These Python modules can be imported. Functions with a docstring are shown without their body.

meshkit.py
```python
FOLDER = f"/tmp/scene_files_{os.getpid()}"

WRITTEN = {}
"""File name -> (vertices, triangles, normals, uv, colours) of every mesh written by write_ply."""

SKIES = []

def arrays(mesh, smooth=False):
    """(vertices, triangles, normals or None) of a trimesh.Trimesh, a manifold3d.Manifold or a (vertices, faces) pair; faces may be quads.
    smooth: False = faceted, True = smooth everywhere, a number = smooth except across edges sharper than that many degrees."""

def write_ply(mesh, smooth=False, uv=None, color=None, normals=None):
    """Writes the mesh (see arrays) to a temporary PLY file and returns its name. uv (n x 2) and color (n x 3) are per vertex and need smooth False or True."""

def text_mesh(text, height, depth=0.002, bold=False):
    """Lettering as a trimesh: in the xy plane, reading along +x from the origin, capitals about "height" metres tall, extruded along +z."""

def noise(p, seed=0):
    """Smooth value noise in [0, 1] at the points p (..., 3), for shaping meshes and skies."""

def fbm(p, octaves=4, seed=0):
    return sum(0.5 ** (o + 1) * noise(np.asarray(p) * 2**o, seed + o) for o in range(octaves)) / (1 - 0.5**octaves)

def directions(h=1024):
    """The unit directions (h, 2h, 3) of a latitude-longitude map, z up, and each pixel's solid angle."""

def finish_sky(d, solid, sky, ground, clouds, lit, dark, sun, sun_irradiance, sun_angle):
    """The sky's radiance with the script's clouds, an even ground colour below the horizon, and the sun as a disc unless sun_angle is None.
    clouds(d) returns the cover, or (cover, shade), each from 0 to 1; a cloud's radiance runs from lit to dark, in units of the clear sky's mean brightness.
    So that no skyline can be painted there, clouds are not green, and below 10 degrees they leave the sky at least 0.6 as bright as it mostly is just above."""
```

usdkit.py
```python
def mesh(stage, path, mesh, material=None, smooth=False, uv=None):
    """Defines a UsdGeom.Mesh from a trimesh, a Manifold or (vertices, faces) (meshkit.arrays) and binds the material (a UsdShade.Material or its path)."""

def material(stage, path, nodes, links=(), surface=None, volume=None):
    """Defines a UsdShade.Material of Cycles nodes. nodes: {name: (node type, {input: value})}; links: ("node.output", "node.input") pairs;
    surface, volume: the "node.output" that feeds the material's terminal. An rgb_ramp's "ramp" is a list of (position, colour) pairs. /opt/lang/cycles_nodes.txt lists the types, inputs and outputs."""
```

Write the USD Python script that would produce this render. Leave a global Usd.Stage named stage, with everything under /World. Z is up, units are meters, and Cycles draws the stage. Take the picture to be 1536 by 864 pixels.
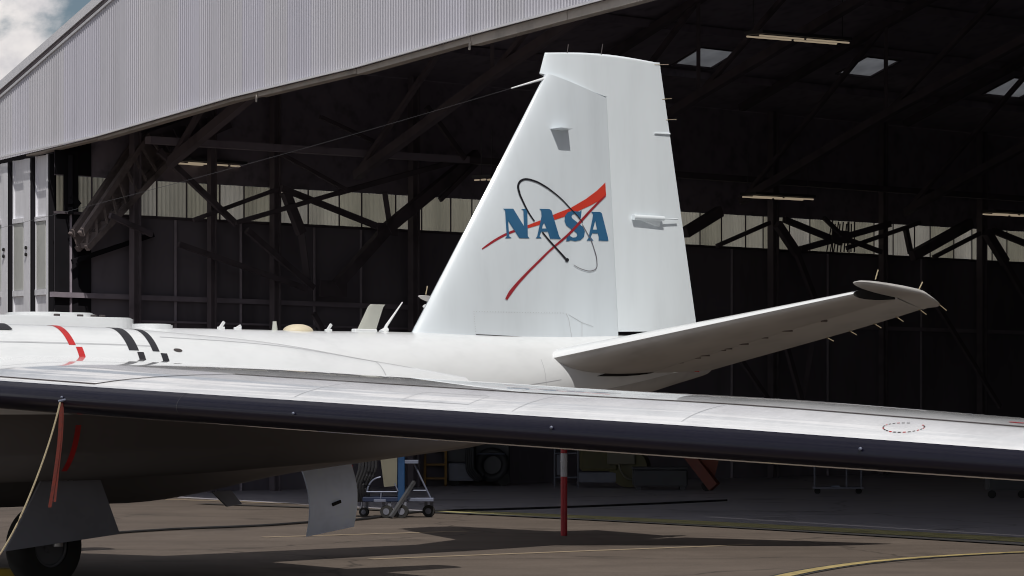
import math
import numpy as np
import trimesh
import usdkit
from shapely import affinity
from shapely.geometry import Polygon, LineString, Point
from scipy.interpolate import PchipInterpolator
from pxr import Usd, UsdGeom, UsdLux, UsdShade, Gf, Sdf

rng = np.random.default_rng(7)
stage = Usd.Stage.CreateInMemory()
UsdGeom.SetStageUpAxis(stage, UsdGeom.Tokens.z)
UsdGeom.SetStageMetersPerUnit(stage, 1.0)
world = UsdGeom.Xform.Define(stage, '/World')
stage.SetDefaultPrim(world.GetPrim())
UsdGeom.Scope.Define(stage, '/World/Looks')

# ------------------------------------------------------------------ camera
EYE, F = 1.83, 4700.0            # eye height in metres, focal length in photograph pixels (1536 wide)
cam = UsdGeom.Camera.Define(stage, '/World/camera')
cam.CreateHorizontalApertureAttr(36.0)
cam.CreateVerticalApertureAttr(36.0 * 864 / 1536)
cam.CreateFocalLengthAttr(36.0 * F / 1536)
cam.CreateVerticalApertureOffsetAttr(36.0 * 168 / 1536)      # lens shift: the horizon lies below the middle of the picture
cam.CreateClippingRangeAttr(Gf.Vec2f(0.1, 3000))
cam.CreateExposureAttr(-0.42)
xf = UsdGeom.Xformable(cam)
xf.AddTranslateOp().Set(Gf.Vec3d(0, 0, EYE))
xf.AddRotateXOp().Set(90.0)

# ------------------------------------------------------------------ sky and sun
SUN = np.array([0.037, -0.221, 0.33]); SUN = SUN / np.linalg.norm(SUN)
ELEV, ROT = math.asin(SUN[2]), math.atan2(SUN[0], SUN[1])
CLOUD = 25.0
sky_mat = usdkit.material(stage, '/World/Looks/sky_air', {
    'tc': ('texture_coordinate', {}),
    'mp': ('mapping', {'scale': (1.0, 1.0, 1.25), 'location': (0.65, 0.2, 0.35)}),
    'n': ('noise_texture', {'scale': 15.0, 'detail': 9.0, 'roughness': 0.55, 'distortion': 0.3}),
    'cover': ('map_range', {'range_type': 'smoothstep', 'from_min': 0.475, 'from_max': 0.59, 'to_min': 0.0, 'to_max': 0.92}),
    'n2': ('noise_texture', {'scale': 55.0, 'detail': 6.0, 'roughness': 0.6}),
    'tone': ('rgb_ramp', {'ramp': [(0.3, (0.62 * CLOUD, 0.6 * CLOUD, 0.62 * CLOUD)), (0.7, (1.0 * CLOUD, 0.94 * CLOUD, 0.9 * CLOUD))]}),
    's': ('sky_texture', {'sky_type': 'single_scattering', 'sun_disc': False, 'sun_elevation': ELEV, 'sun_rotation': ROT,
                          'air_density': 1.0, 'aerosol_density': 0.6}),
    'm': ('mix', {'mix_type': 'mix'}),
    'b': ('background_shader', {'strength': 0.055}),
}, [('tc.generated', 'mp.vector'), ('mp.vector', 'n.vector'), ('mp.vector', 'n2.vector'), ('n.fac', 'cover.value'),
    ('n2.fac', 'tone.fac'), ('cover.result', 'm.fac'), ('s.color', 'm.color1'), ('tone.color', 'm.color2'), ('m.color', 'b.color')],
    surface='b.background')
sky = UsdLux.DomeLight.Define(stage, '/World/sky')
UsdShade.MaterialBindingAPI.Apply(sky.GetPrim()).Bind(sky_mat)
sky.GetPrim().SetCustomDataByKey('kind', 'structure')
sky.GetPrim().SetCustomDataByKey('label', 'pale summer sky with bright clouds')
sky.GetPrim().SetCustomDataByKey('category', 'sky')
sun = UsdLux.DistantLight.Define(stage, '/World/sun')
sun.CreateNormalizeAttr(True)
sun.CreateIntensityAttr(1.0)
sun.CreateAngleAttr(0.5)
sun.CreateColorAttr(Gf.Vec3f(1.0, 0.965, 0.91))
q = Gf.Rotation(Gf.Vec3d(0, 0, 1), Gf.Vec3d(*map(float, SUN)))
UsdGeom.Xformable(sun).AddTransformOp().Set(Gf.Matrix4d().SetRotate(q))

# ------------------------------------------------------------------ helpers
names = {}
def numbered(path):
    n = names.get(path, 0)
    names[path] = n + 1
    return path if n == 0 else f'{path}_{n:03d}'

LOC = {}
def put(prim, **kw):
    for k, v in kw.items():
        if v is not None:
            prim.SetCustomDataByKey(k, v)

def thing(name, label, category, loc=(0, 0, 0), rotz=0.0, group=None):
    path = numbered('/World/' + name)
    x = UsdGeom.Xform.Define(stage, path)
    x.AddTranslateOp().Set(Gf.Vec3d(*map(float, loc)))
    if rotz:
        x.AddRotateZOp().Set(float(rotz))
    put(x.GetPrim(), label=label, category=category, group=group)
    LOC[path] = np.array(loc, float)
    return path

def obj(name, mesh, mat, parent='/World', smooth=False, label=None, category=None, group=None, kind=None, world=False):
    """One Mesh prim. world: the mesh is given in world coordinates and the parent thing has no rotation."""
    if isinstance(mesh, list):
        mesh = trimesh.util.concatenate([m if isinstance(m, trimesh.Trimesh) else tm(*m) for m in mesh])
    if isinstance(mesh, tuple):
        mesh = tm(*mesh)
    if world:
        root = '/'.join(parent.split('/')[:3])
        mesh = mesh.copy(); mesh.apply_translation(-LOC[root])
    path = numbered(parent + '/' + name)
    m = usdkit.mesh(stage, path, mesh, M[mat], smooth=smooth)
    put(m.GetPrim(), label=label, category=category, group=group, kind=kind)
    return path

def tm(v, f):
    f = np.asarray(f)
    if f.shape[1] == 4:
        f = np.vstack([f[:, [0, 1, 2]], f[:, [0, 2, 3]]])
    return trimesh.Trimesh(np.asarray(v, float), f, process=False)

def grid(P, closed=False):
    """P (n, m, 3) -> mesh of quads."""
    n, m = P.shape[:2]
    idx = np.arange(n * m).reshape(n, m)
    if closed:
        idx = np.hstack([idx, idx[:, :1]])
    q = np.stack([idx[:-1, :-1], idx[1:, :-1], idx[1:, 1:], idx[:-1, 1:]], -1).reshape(-1, 4)
    return tm(P.reshape(-1, 3), q)

def fan(loop):
    c = loop.mean(0)
    n = len(loop)
    return tm(np.vstack([loop, c]), np.array([[i, (i + 1) % n, n] for i in range(n)]))

def box(x0, x1, y0, y1, z0, z1, bevel=0.0):
    if bevel <= 0:
        b = trimesh.creation.box((x1 - x0, y1 - y0, z1 - z0))
        b.apply_translation(((x0 + x1) / 2, (y0 + y1) / 2, (z0 + z1) / 2))
        return b
    p = []
    for sx in (0, 1):
        for sy in (0, 1):
            for sz in (0, 1):
                c = np.array([(x0, x1)[sx], (y0, y1)[sy], (z0, z1)[sz]], float)
                d = np.array([1 - 2 * sx, 1 - 2 * sy, 1 - 2 * sz]) * bevel
                for k in range(3):
                    e = d.copy(); e[k] = 0
                    p.append(c + e)
    return trimesh.convex.convex_hull(np.array(p))

def frame_of(p0, p1, up=(0, 0, 1)):
    d = np.asarray(p1, float) - p0
    L = np.linalg.norm(d); d = d / L
    u = np.asarray(up, float)
    if abs(d @ u) > 0.97:
        u = np.array([1.0, 0, 0])
    s = np.cross(d, u); s /= np.linalg.norm(s)
    return d, s, np.cross(s, d), L

def bar(p0, p1, w, h, up=(0, 0, 1)):
    p0, p1 = np.asarray(p0, float), np.asarray(p1, float)
    d, s, u, L = frame_of(p0, p1, up)
    b = trimesh.creation.box((L, w, h))
    T = np.eye(4); T[:3, 0], T[:3, 1], T[:3, 2], T[:3, 3] = d, s, u, (p0 + p1) / 2
    b.apply_transform(T)
    return b

def ibeam(p0, p1, w, h, t=0.03, up=(0, 0, 1)):
    p0, p1 = np.asarray(p0, float), np.asarray(p1, float)
    d, s, u, L = frame_of(p0, p1, up)
    o = u * (h - t) / 2
    return trimesh.util.concatenate([bar(p0 + o, p1 + o, w, t, up), bar(p0 - o, p1 - o, w, t, up), bar(p0, p1, t, h - 2 * t, up)])

def tube(pts, r, sides=10, caps=True):
    p = np.asarray(pts, float)
    t = np.gradient(p, axis=0)
    t /= np.linalg.norm(t, axis=1, keepdims=True) + 1e-12
    ref = np.where(np.abs(t[:, 2:]) < 0.9, [[0, 0, 1.0]], [[1.0, 0, 0]])
    a = np.cross(t, ref); a /= np.linalg.norm(a, axis=1, keepdims=True)
    b = np.cross(t, a)
    ang = np.arange(sides) * 2 * np.pi / sides
    rr = np.broadcast_to(np.asarray(r, float), (len(p),))[:, None, None]
    P = p[:, None] + rr * (np.cos(ang)[None, :, None] * a[:, None] + np.sin(ang)[None, :, None] * b[:, None])
    g = [grid(P, closed=True)]
    if caps:
        g += [fan(P[0]), fan(P[-1][::-1])]
    return trimesh.util.concatenate(g)

def torus(c, R, r, axis=(0, 1, 0), n=32, m=10):
    axis = np.asarray(axis, float)
    a = np.cross(axis, [0, 0, 1.0]); a /= np.linalg.norm(a); b = np.cross(axis, a)
    th = np.linspace(0, 2 * np.pi, n, endpoint=False)
    ph = np.linspace(0, 2 * np.pi, m, endpoint=False)
    rad = np.cos(th)[:, None] * a + np.sin(th)[:, None] * b
    P = np.asarray(c) + (R + r * np.cos(ph))[None, :, None] * rad[:, None] + (r * np.sin(ph))[None, :, None] * axis
    P = np.concatenate([P, P[:1]])
    return grid(P, closed=True)

def disc(c, R, th, axis=(0, 1, 0), n=28):
    axis = np.asarray(axis, float)
    return tube([np.asarray(c) - axis * th / 2, np.asarray(c) + axis * th / 2], R, n)

def ray(px, py):
    return np.array([(px - 768) / F, 1.0, (600 - py) / F])

def ground(px, py, z=0.0):
    d = (EYE - z) * F / (py - 600)
    return np.array([(px - 768) / F * d, d, z])

def at(px, py, d):
    return np.array([0, 0, EYE]) + ray(px, py) * d

# ------------------------------------------------------------------ materials
M = {}
def paint(name, color, rough=0.45, coat=0.0, coat_rough=0.05, var=0.08, scale=3.0, metal=0.0, bump=0.0, bscale=60.0, streak=None, spec=0.5):
    c = np.array(color, float)
    nodes = {
        'g': ('geometry', {}),
        'mp': ('mapping', {'scale': streak or (1, 1, 1)}),
        'n': ('noise_texture', {'scale': scale, 'detail': 6.0, 'roughness': 0.62}),
        'ramp': ('rgb_ramp', {'ramp': [(0.28, tuple(c * (1 - 2.2 * var))), (0.5, tuple(c)), (0.75, tuple(np.minimum(c * (1 + var), 0.95)))]}),
        'r': ('map_range', {'from_min': 0.3, 'from_max': 0.7, 'to_min': rough * 0.8, 'to_max': min(1.0, rough * 1.25)}),
        'p': ('principled_bsdf', {'metallic': metal, 'coat_weight': coat, 'coat_roughness': coat_rough, 'specular_ior_level': spec}),
    }
    links = [('g.position', 'mp.vector'), ('mp.vector', 'n.vector'), ('n.fac', 'ramp.fac'), ('ramp.color', 'p.base_color'),
             ('n.fac', 'r.value'), ('r.result', 'p.roughness')]
    if bump:
        nodes['n2'] = ('noise_texture', {'scale': bscale, 'detail': 4.0})
        nodes['bp'] = ('bump', {'strength': bump, 'distance': 0.01})
        links += [('g.position', 'n2.vector'), ('n2.fac', 'bp.height'), ('bp.normal', 'p.normal')]
    M[name] = usdkit.material(stage, '/World/Looks/' + name, nodes, links, surface='p.BSDF')

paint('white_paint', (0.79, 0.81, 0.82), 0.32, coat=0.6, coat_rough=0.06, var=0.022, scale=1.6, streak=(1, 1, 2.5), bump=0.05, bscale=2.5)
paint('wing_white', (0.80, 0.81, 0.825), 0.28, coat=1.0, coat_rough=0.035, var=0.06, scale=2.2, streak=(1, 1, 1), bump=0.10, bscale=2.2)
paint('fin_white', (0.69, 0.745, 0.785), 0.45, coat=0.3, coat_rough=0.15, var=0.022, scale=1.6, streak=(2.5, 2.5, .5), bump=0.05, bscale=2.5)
paint('black_boot', (0.0045, 0.0040, 0.013), 0.28, coat=0.25, coat_rough=0.14, var=0.05, spec=0.4, scale=1.0)
paint('belly_shade_grey', (0.15, 0.14, 0.14), 0.55, var=0.10, scale=1.2)  # grey underside paint, darkened so its deep shade sits in the colour
paint('seam', (0.06, 0.05, 0.05), 0.7)
paint('seam_pale', (0.50, 0.51, 0.53), 0.6)
paint('red_paint', (0.55, 0.03, 0.03), 0.45, var=0.12)
paint('stripe_black', (0.025, 0.025, 0.03), 0.5)
paint('logo_blue', (0.030, 0.125, 0.25), 0.5, var=0.05)
paint('logo_red', (0.60, 0.045, 0.025), 0.5, var=0.05)
paint('logo_dark_red', (0.33, 0.02, 0.03), 0.5, var=0.05)
paint('logo_black', (0.012, 0.012, 0.016), 0.5)
paint('logo_grey', (0.16, 0.15, 0.17), 0.5)
paint('wire_grey', (0.05, 0.05, 0.055), 0.6)
paint('bracket', (0.16, 0.14, 0.13), 0.7)
paint('door_skin', (0.74, 0.83, 1.0), 0.4, var=0.05)
paint('lower_shade_grey', (0.47, 0.46, 0.45), 0.45, var=0.10, scale=2.0, streak=(1, 1, 1))  # tailplane underside and tail cone grey; their shade is in this colour
paint('rudder_lit_white', (0.765, 0.82, 0.855), 0.45, coat=0.3, coat_rough=0.15, var=0.022, scale=1.6, streak=(2.5, 2.5, .5), bump=0.05, bscale=2.5)  # lighter than the fin; the turned rudder's extra sun is in this colour
paint('joint_grey', (0.045, 0.045, 0.05), 0.6)
paint('cream', (0.66, 0.58, 0.42), 0.5)
paint('antenna_beige', (0.50, 0.51, 0.46), 0.5)
paint('bare_metal', (0.45, 0.45, 0.46), 0.35, metal=0.9, var=0.1)
paint('tyre', (0.022, 0.021, 0.020), 0.85, var=0.15, scale=9)
paint('rim', (0.10, 0.10, 0.11), 0.5, var=0.15)
paint('gear_grey', (0.23, 0.235, 0.275), 0.5, var=0.08)
paint('dark_gap', (0.012, 0.011, 0.011), 0.9)
paint('siding', (0.535, 0.53, 0.575), 0.5, var=0.05, scale=0.6, streak=(2.4, 2.4, 0.25))
for i_, (a_, b_) in enumerate(((.97, .02), (1.0, 0.0), (1.03, .01), (.985, -.01))):
    paint(f'siding_{"abcd"[i_]}', (0.56 * a_, 0.555 * a_, (0.61 + b_) * a_), 0.5, var=0.05, scale=0.6, streak=(2.4, 2.4, 0.25))
paint('flashing', (0.80, 0.80, 0.84), 0.4, var=0.05)
paint('roof_trim', (0.62, 0.62, 0.65), 0.5, var=0.08)
paint('soffit_steel', (0.45, 0.41, 0.37), 0.7, var=0.15, scale=2)
paint('door_white', (0.80, 0.80, 0.84), 0.5, var=0.06, streak=(3, 3, 0.4))
paint('door_glazing', (0.50, 0.51, 0.48), 0.4, var=0.06)
paint('jamb_and_shade_black', (0.016, 0.015, 0.018), 0.9, spec=0.08)  # near-black jamb steel, and shade painted on braces, gaps and wall front
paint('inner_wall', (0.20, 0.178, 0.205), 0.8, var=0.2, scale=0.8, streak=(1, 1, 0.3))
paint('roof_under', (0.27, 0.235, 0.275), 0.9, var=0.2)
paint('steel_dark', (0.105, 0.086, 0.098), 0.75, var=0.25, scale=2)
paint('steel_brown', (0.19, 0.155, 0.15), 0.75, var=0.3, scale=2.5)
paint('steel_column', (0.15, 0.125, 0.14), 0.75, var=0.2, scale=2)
paint('girt', (0.31, 0.27, 0.31), 0.7, var=0.1)
paint('cart_blue', (0.008, 0.042, 0.115), 0.45, var=0.12)
paint('cart_navy', (0.010, 0.018, 0.05), 0.5, var=0.12)
paint('silver', (0.155, 0.17, 0.23), 0.4, metal=0.3, var=0.1)
paint('beige_box', (0.14, 0.13, 0.095), 0.6, var=0.1)
paint('hose_black', (0.018, 0.018, 0.02), 0.6)
paint('ladder_yellow', (0.26, 0.14, 0.03), 0.6, var=0.2)
paint('machine_grey', (0.16, 0.165, 0.20), 0.6, var=0.12)
paint('machine_dark', (0.06, 0.06, 0.065), 0.6, var=0.2)
paint('olive', (0.10, 0.09, 0.04), 0.7, var=0.15)
paint('orange', (0.16, 0.035, 0.018), 0.6, var=0.15)
paint('pole_red', (0.36, 0.013, 0.022), 0.4, var=0.08, scale=8)
paint('pole_white', (0.50, 0.50, 0.53), 0.4, var=0.08, scale=8)
paint('streamer_red', (0.12, 0.018, 0.011), 0.8, var=0.25, scale=30)
paint('cord', (0.42, 0.35, 0.23), 0.9, var=0.2, scale=90)
paint('chock_yellow', (0.45, 0.30, 0.03), 0.7, var=0.2)
paint('line_pale', (0.34, 0.265, 0.18), 0.85, var=0.12, scale=6)
paint('line_yellow', (0.40, 0.31, 0.13), 0.8, var=0.25, scale=5)
paint('line_black', (0.035, 0.033, 0.032), 0.85, var=0.2, scale=5)
paint('line_olive', (0.46, 0.42, 0.19), 0.7, var=0.25, scale=3)

def ground_mat(name, a, b, c, rough, spec=0.4):
    M[name] = usdkit.material(stage, '/World/Looks/' + name, {
        'g': ('geometry', {}),
        'm1': ('mapping', {'rotation': (0, 0, -0.18), 'scale': (0.05, 0.55, 1)}),
        'n1': ('noise_texture', {'scale': 1.0, 'detail': 8.0, 'roughness': 0.65}),
        'n2': ('noise_texture', {'scale': 34.0, 'detail': 5.0, 'roughness': 0.7}),
        'n3': ('noise_texture', {'scale': 0.9, 'detail': 5.0, 'roughness': 0.6, 'distortion': 0.8}),
        'mx': ('mix', {'mix_type': 'mix', 'fac': 0.42}),
        'mx2': ('mix', {'mix_type': 'mix', 'fac': 0.3}),
        'ramp': ('rgb_ramp', {'ramp': [(0.36, a), (0.5, b), (0.64, c)]}),
        'v': ('voronoi_texture', {'feature': 'distance_to_edge', 'scale': 0.16}),
        'nd': ('noise_texture', {'scale': 0.9, 'detail': 6.0}),
        'md': ('mix', {'mix_type': 'linear_light', 'fac': 0.5}),
        'cr': ('map_range', {'from_min': 0.0, 'from_max': 0.008, 'to_min': 0.45, 'to_max': 1.0, 'clamp': True}),
        'ns': ('noise_texture', {'scale': 0.55, 'detail': 4.0, 'roughness': 0.5}),
        'st': ('map_range', {'range_type': 'smoothstep', 'from_min': 0.60, 'from_max': 0.70, 'to_min': 1.0, 'to_max': 0.62}),
        'mu': ('math', {'math_type': 'multiply'}),
        'mc': ('mix', {'mix_type': 'multiply', 'fac': 1.0}),
        'bp': ('bump', {'strength': 0.5, 'distance': 0.012}),
        'p': ('principled_bsdf', {'roughness': rough, 'specular_ior_level': spec}),
    }, [('g.position', 'nd.vector'), ('g.position', 'md.color1'), ('nd.color', 'md.color2'), ('md.color', 'v.vector'), ('v.distance', 'cr.value'),
        ('g.position', 'ns.vector'), ('ns.fac', 'st.value'), ('cr.result', 'mu.value1'), ('st.result', 'mu.value2'), ('ramp.color', 'mc.color1'), ('mu.value', 'mc.color2'),('g.position', 'm1.vector'), ('m1.vector', 'n1.vector'), ('g.position', 'n2.vector'), ('g.position', 'n3.vector'),
        ('n1.color', 'mx.color1'), ('n2.color', 'mx.color2'), ('mx.color', 'mx2.color1'), ('n3.color', 'mx2.color2'), ('mx2.color', 'ramp.fac'),
        ('mc.color', 'p.base_color'), ('n2.fac', 'bp.height'), ('bp.normal', 'p.normal')], surface='p.BSDF')

ground_mat('apron_asphalt', (0.074, 0.057, 0.046), (0.112, 0.088, 0.071), (0.166, 0.132, 0.107), 0.85)
ground_mat('floor_concrete', (0.36, 0.34, 0.37), (0.43, 0.41, 0.44), (0.50, 0.475, 0.51), 0.4)

def translucent(name, color, trans, streak=(1, 1, 0.2)):
    M[name] = usdkit.material(stage, '/World/Looks/' + name, {
        'g': ('geometry', {}), 'mp': ('mapping', {'scale': streak}),
        'n': ('noise_texture', {'scale': 1.6, 'detail': 5.0}),
        'ramp': ('rgb_ramp', {'ramp': [(0.3, tuple(np.array(trans) * 0.72)), (0.7, tuple(np.array(trans) * 1.15))]}),
        't': ('translucent_bsdf', {}), 'd': ('diffuse_bsdf', {'color': color}), 'm': ('mix_closure', {'fac': 0.88}),
    }, [('g.position', 'mp.vector'), ('mp.vector', 'n.vector'), ('n.fac', 'ramp.fac'), ('ramp.color', 't.color'),
        ('d.BSDF', 'm.closure1'), ('t.BSDF', 'm.closure2')], surface='m.closure')
translucent('fibreglass', (0.25, 0.25, 0.20), (0.80, 0.78, 0.62))
for i_, k_ in enumerate((0.86, 1.0, 1.08)):
    translucent(f'fibreglass_{"abc"[i_]}', (0.25, 0.25, 0.20), (0.74 * k_, 0.71 * k_, (0.54 + .03 * i_) * k_))
translucent('roof_light', (0.2, 0.2, 0.2), (0.105, 0.11, 0.12))
M['tube_glow'] = usdkit.material(stage, '/World/Looks/tube_glow', {'e': ('emission', {'color': (1.0, 0.80, 0.56), 'strength': 0.36})}, [], surface='e.emission')

# ------------------------------------------------------------------ frames: aircraft (aft, port, up) and hangar (along the front, into the depth)
A0 = np.array([-1.165, 37.0])
ANG = math.radians(46.0)
CA, SA = math.cos(ANG), math.sin(ANG)
def L(s, t, z):
    """Aircraft station (aft s, port t, height z) in the aircraft's own frame (x aft, y starboard)."""
    s, t, z = np.broadcast_arrays(np.asarray(s, float), np.asarray(t, float), np.asarray(z, float))
    return np.stack([s, -t, z], -1)
def AW(s, t, z):
    return np.array([A0[0] + s * CA + t * SA, A0[1] + s * SA - t * CA, z])
def solve_s(px, t):
    k = (px - 768) / F
    return (k * (A0[1] - t * CA) - A0[0] - t * SA) / (CA - k * SA)
def solve_t(px, s):
    k = (px - 768) / F
    return (k * (A0[1] + s * SA) - A0[0] - s * CA) / (SA + k * CA)
def sz(px, py, t=0.0):
    s = solve_s(px, t)
    d = A0[1] + s * SA - t * CA
    return s, EYE + (600 - py) / F * d

C0 = np.array([-8.80, 59.78])                      # left front corner of the hangar opening
EU = np.array([0.541, -0.841]); EU /= np.linalg.norm(EU)
WV = np.array([0.719, 0.695]); WV /= np.linalg.norm(WV)
OUT = np.array([-EU[1], EU[0]]) * -1.0              # horizontal normal of the front, pointing out to the apron
def HW(u, v, z):
    u, v, z = np.broadcast_arrays(np.asarray(u, float), np.asarray(v, float), np.asarray(z, float))
    return np.stack([C0[0] + u * EU[0] + v * WV[0], C0[1] + u * EU[1] + v * WV[1], z], -1)
def on_front(px, py, v=0.0):
    r = ray(px, py)
    k = np.linalg.solve(np.array([[EU[0], -r[0]], [EU[1], -r[1]]]), -(C0 + v * WV))
    return k[0], EYE + r[2] * k[1]
def on_wall(px, py, u=0.0):
    """(v, z) where the line of sight meets the plane parallel to the side wall at distance u inside."""
    r = ray(px, py)
    k = np.linalg.solve(np.array([[WV[0], -r[0]], [WV[1], -r[1]]]), -(C0 + u * EU))
    return k[0], EYE + r[2] * k[1]
def roof_z(u):
    return 8.61 + 0.27 * np.minimum(u, 50 - np.asarray(u, float))
_hd = np.array([on_front(*p) for p in ((-20, 245), (145, 205.5), (350, 146), (534, 102), (705, 53.7), (850, 14.6))])
_hs = np.polyfit(_hd[2:, 0], _hd[2:, 1], 1)
def head_z(u):
    u = np.asarray(u, float)
    return np.where(u < _hd[-1, 0], np.interp(u, np.r_[-6, _hd[:, 0]], np.r_[_hd[0, 1], _hd[:, 1]]), _hd[-1, 1] + _hs[0] * (u - _hd[-1, 0]))
def on_roof(px, py, drop=0.0):
    r = ray(px, py)
    A = np.array([[EU[0], WV[0], -r[0]], [EU[1], WV[1], -r[1]], [0.27, 0.0, -r[2]]])
    return np.linalg.solve(A, np.array([-C0[0], -C0[1], EYE - 8.61 + drop]))     # u, v, distance

# ------------------------------------------------------------------ ground
obj('apron', (np.array([[-900, -500, 0], [900, -500, 0], [900, 1800, 0], [-900, 1800, 0]], float), np.array([[0, 1, 2, 3]])), 'apron_asphalt',
    label='brown weathered asphalt apron in front of the hangar', category='apron', kind='structure')
VS = 34.0
e0, e1 = ground(700, 770.5), ground(1536, 817)
ed = (e1 - e0) / np.linalg.norm(e1 - e0)
fl = np.array([e0 - ed * 22, e0 + ed * 45, HW(50, VS, 0), HW(-0.2, VS, 0)]); fl[:, 2] = 0.004
obj('hangar_floor', (fl, np.array([[0, 1, 2, 3]])), 'floor_concrete', label='smooth grey concrete floor inside the hangar', category='floor', kind='structure')

def strip(pts, w, z):
    p = np.asarray(pts, float)[:, :2]
    t = np.gradient(p, axis=0); t /= np.linalg.norm(t, axis=1, keepdims=True)
    n = np.stack([-t[:, 1], t[:, 0]], 1) * w / 2
    P = np.stack([np.c_[p + n, np.full(len(p), z)], np.c_[p - n, np.full(len(p), z)]], 1)
    return grid(P)

def smooth_line(pts, n=40):
    p = np.asarray(pts, float)
    k = np.r_[0, np.cumsum(np.linalg.norm(np.diff(p, axis=0), axis=1))]
    return np.stack([PchipInterpolator(k, p[:, i])(np.linspace(0, k[-1], n)) for i in range(p.shape[1])], 1)

curve = smooth_line([ground(1120, 882), ground(1185, 863), ground(1300, 844.5), ground(1400, 836), ground(1536, 829), ground(1640, 826)])
obj('taxi_line', strip(curve, 0.30, 0.008), 'line_black', label='black border of the yellow curved guide line on the apron', category='line', kind='structure')
obj('taxi_line', strip(curve, 0.17, 0.012), 'line_yellow', label='yellow curved guide line on the apron at lower right', category='line', kind='structure')
for a, b, w in (((395, 806), (700, 797), 0.15), ((556, 839), (1130, 817), 0.15), ((190, 747), (480, 757), 0.16)):  # last strip is a sunlit band of ground painted as a pale line
    obj('apron_line', strip(smooth_line([ground(*a), ground((a[0] + b[0]) / 2, (a[1] + b[1]) / 2), ground(*b)]), w, 0.004), 'line_pale',
        label='pale line on the apron ' + ('nearer the hangar, faded paint' if a[0] == 395 else 'nearer the camera, faded paint' if a[0] == 556 else 'behind the landing gear, a sunlit band put into colour'), category='line', kind='structure')
trk = [ground(300, 756.5), ground(700, 771.5), ground(1100, 792), ground(1536, 818), ground(1700, 828.5)]
obj('door_track', strip(smooth_line(trk), 0.28, 0.016), 'line_black', label='black door rail set in the hangar floor', category='rail', kind='structure')
ol = [ground(640, 767), ground(700, 769), ground(1100, 787.5), ground(1536, 811), ground(1700, 821)]
obj('floor_line', strip(smooth_line(ol), 0.9, 0.010), 'line_olive', label='dull yellow line along the hangar threshold', category='line', kind='structure')

# ------------------------------------------------------------------ hangar
hangar = thing('hangar', 'large grey metal aircraft hangar with corrugated gable and open front', 'hangar', (C0[0], C0[1], 0))
H = lambda name, mesh, mat, **k: obj(name, mesh, mat, hangar, world=True, **k)
out3 = np.array([OUT[0], OUT[1], 0])

def siding(u0, u1, pitch=0.08):
    n = max(1, int(round((u1 - u0) / pitch)))
    pitch = (u1 - u0) / n
    us, dep = [], []
    for i in range(n):
        b = u0 + i * pitch
        for f, d in ((0.0, 0.0), (0.16, 0.011), (0.52, 0.011), (0.68, 0.0)):
            us.append(b + f * pitch); dep.append(d)
    us.append(u1); dep.append(0.0)
    us, dep = np.array(us), np.array(dep)
    lo = HW(us, 0, head_z(us)) + dep[:, None] * out3
    hi = HW(us, 0, roof_z(us) - 0.02) + dep[:, None] * out3
    return grid(np.stack([lo, hi], 1))
u = -5.0
while u < 24.0 - 1e-6:
    H('siding_sheet', siding(u, u + 0.8 - 0.006), 'siding_' + 'abcd'[int(rng.integers(4))])
    u += 0.8
rest = np.array([24.0, 25, 37, 50])
H('siding_sheet', grid(np.stack([HW(rest, 0, head_z(np.minimum(rest, 25))), HW(rest, 0, roof_z(rest))], 1)), 'siding')
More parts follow.
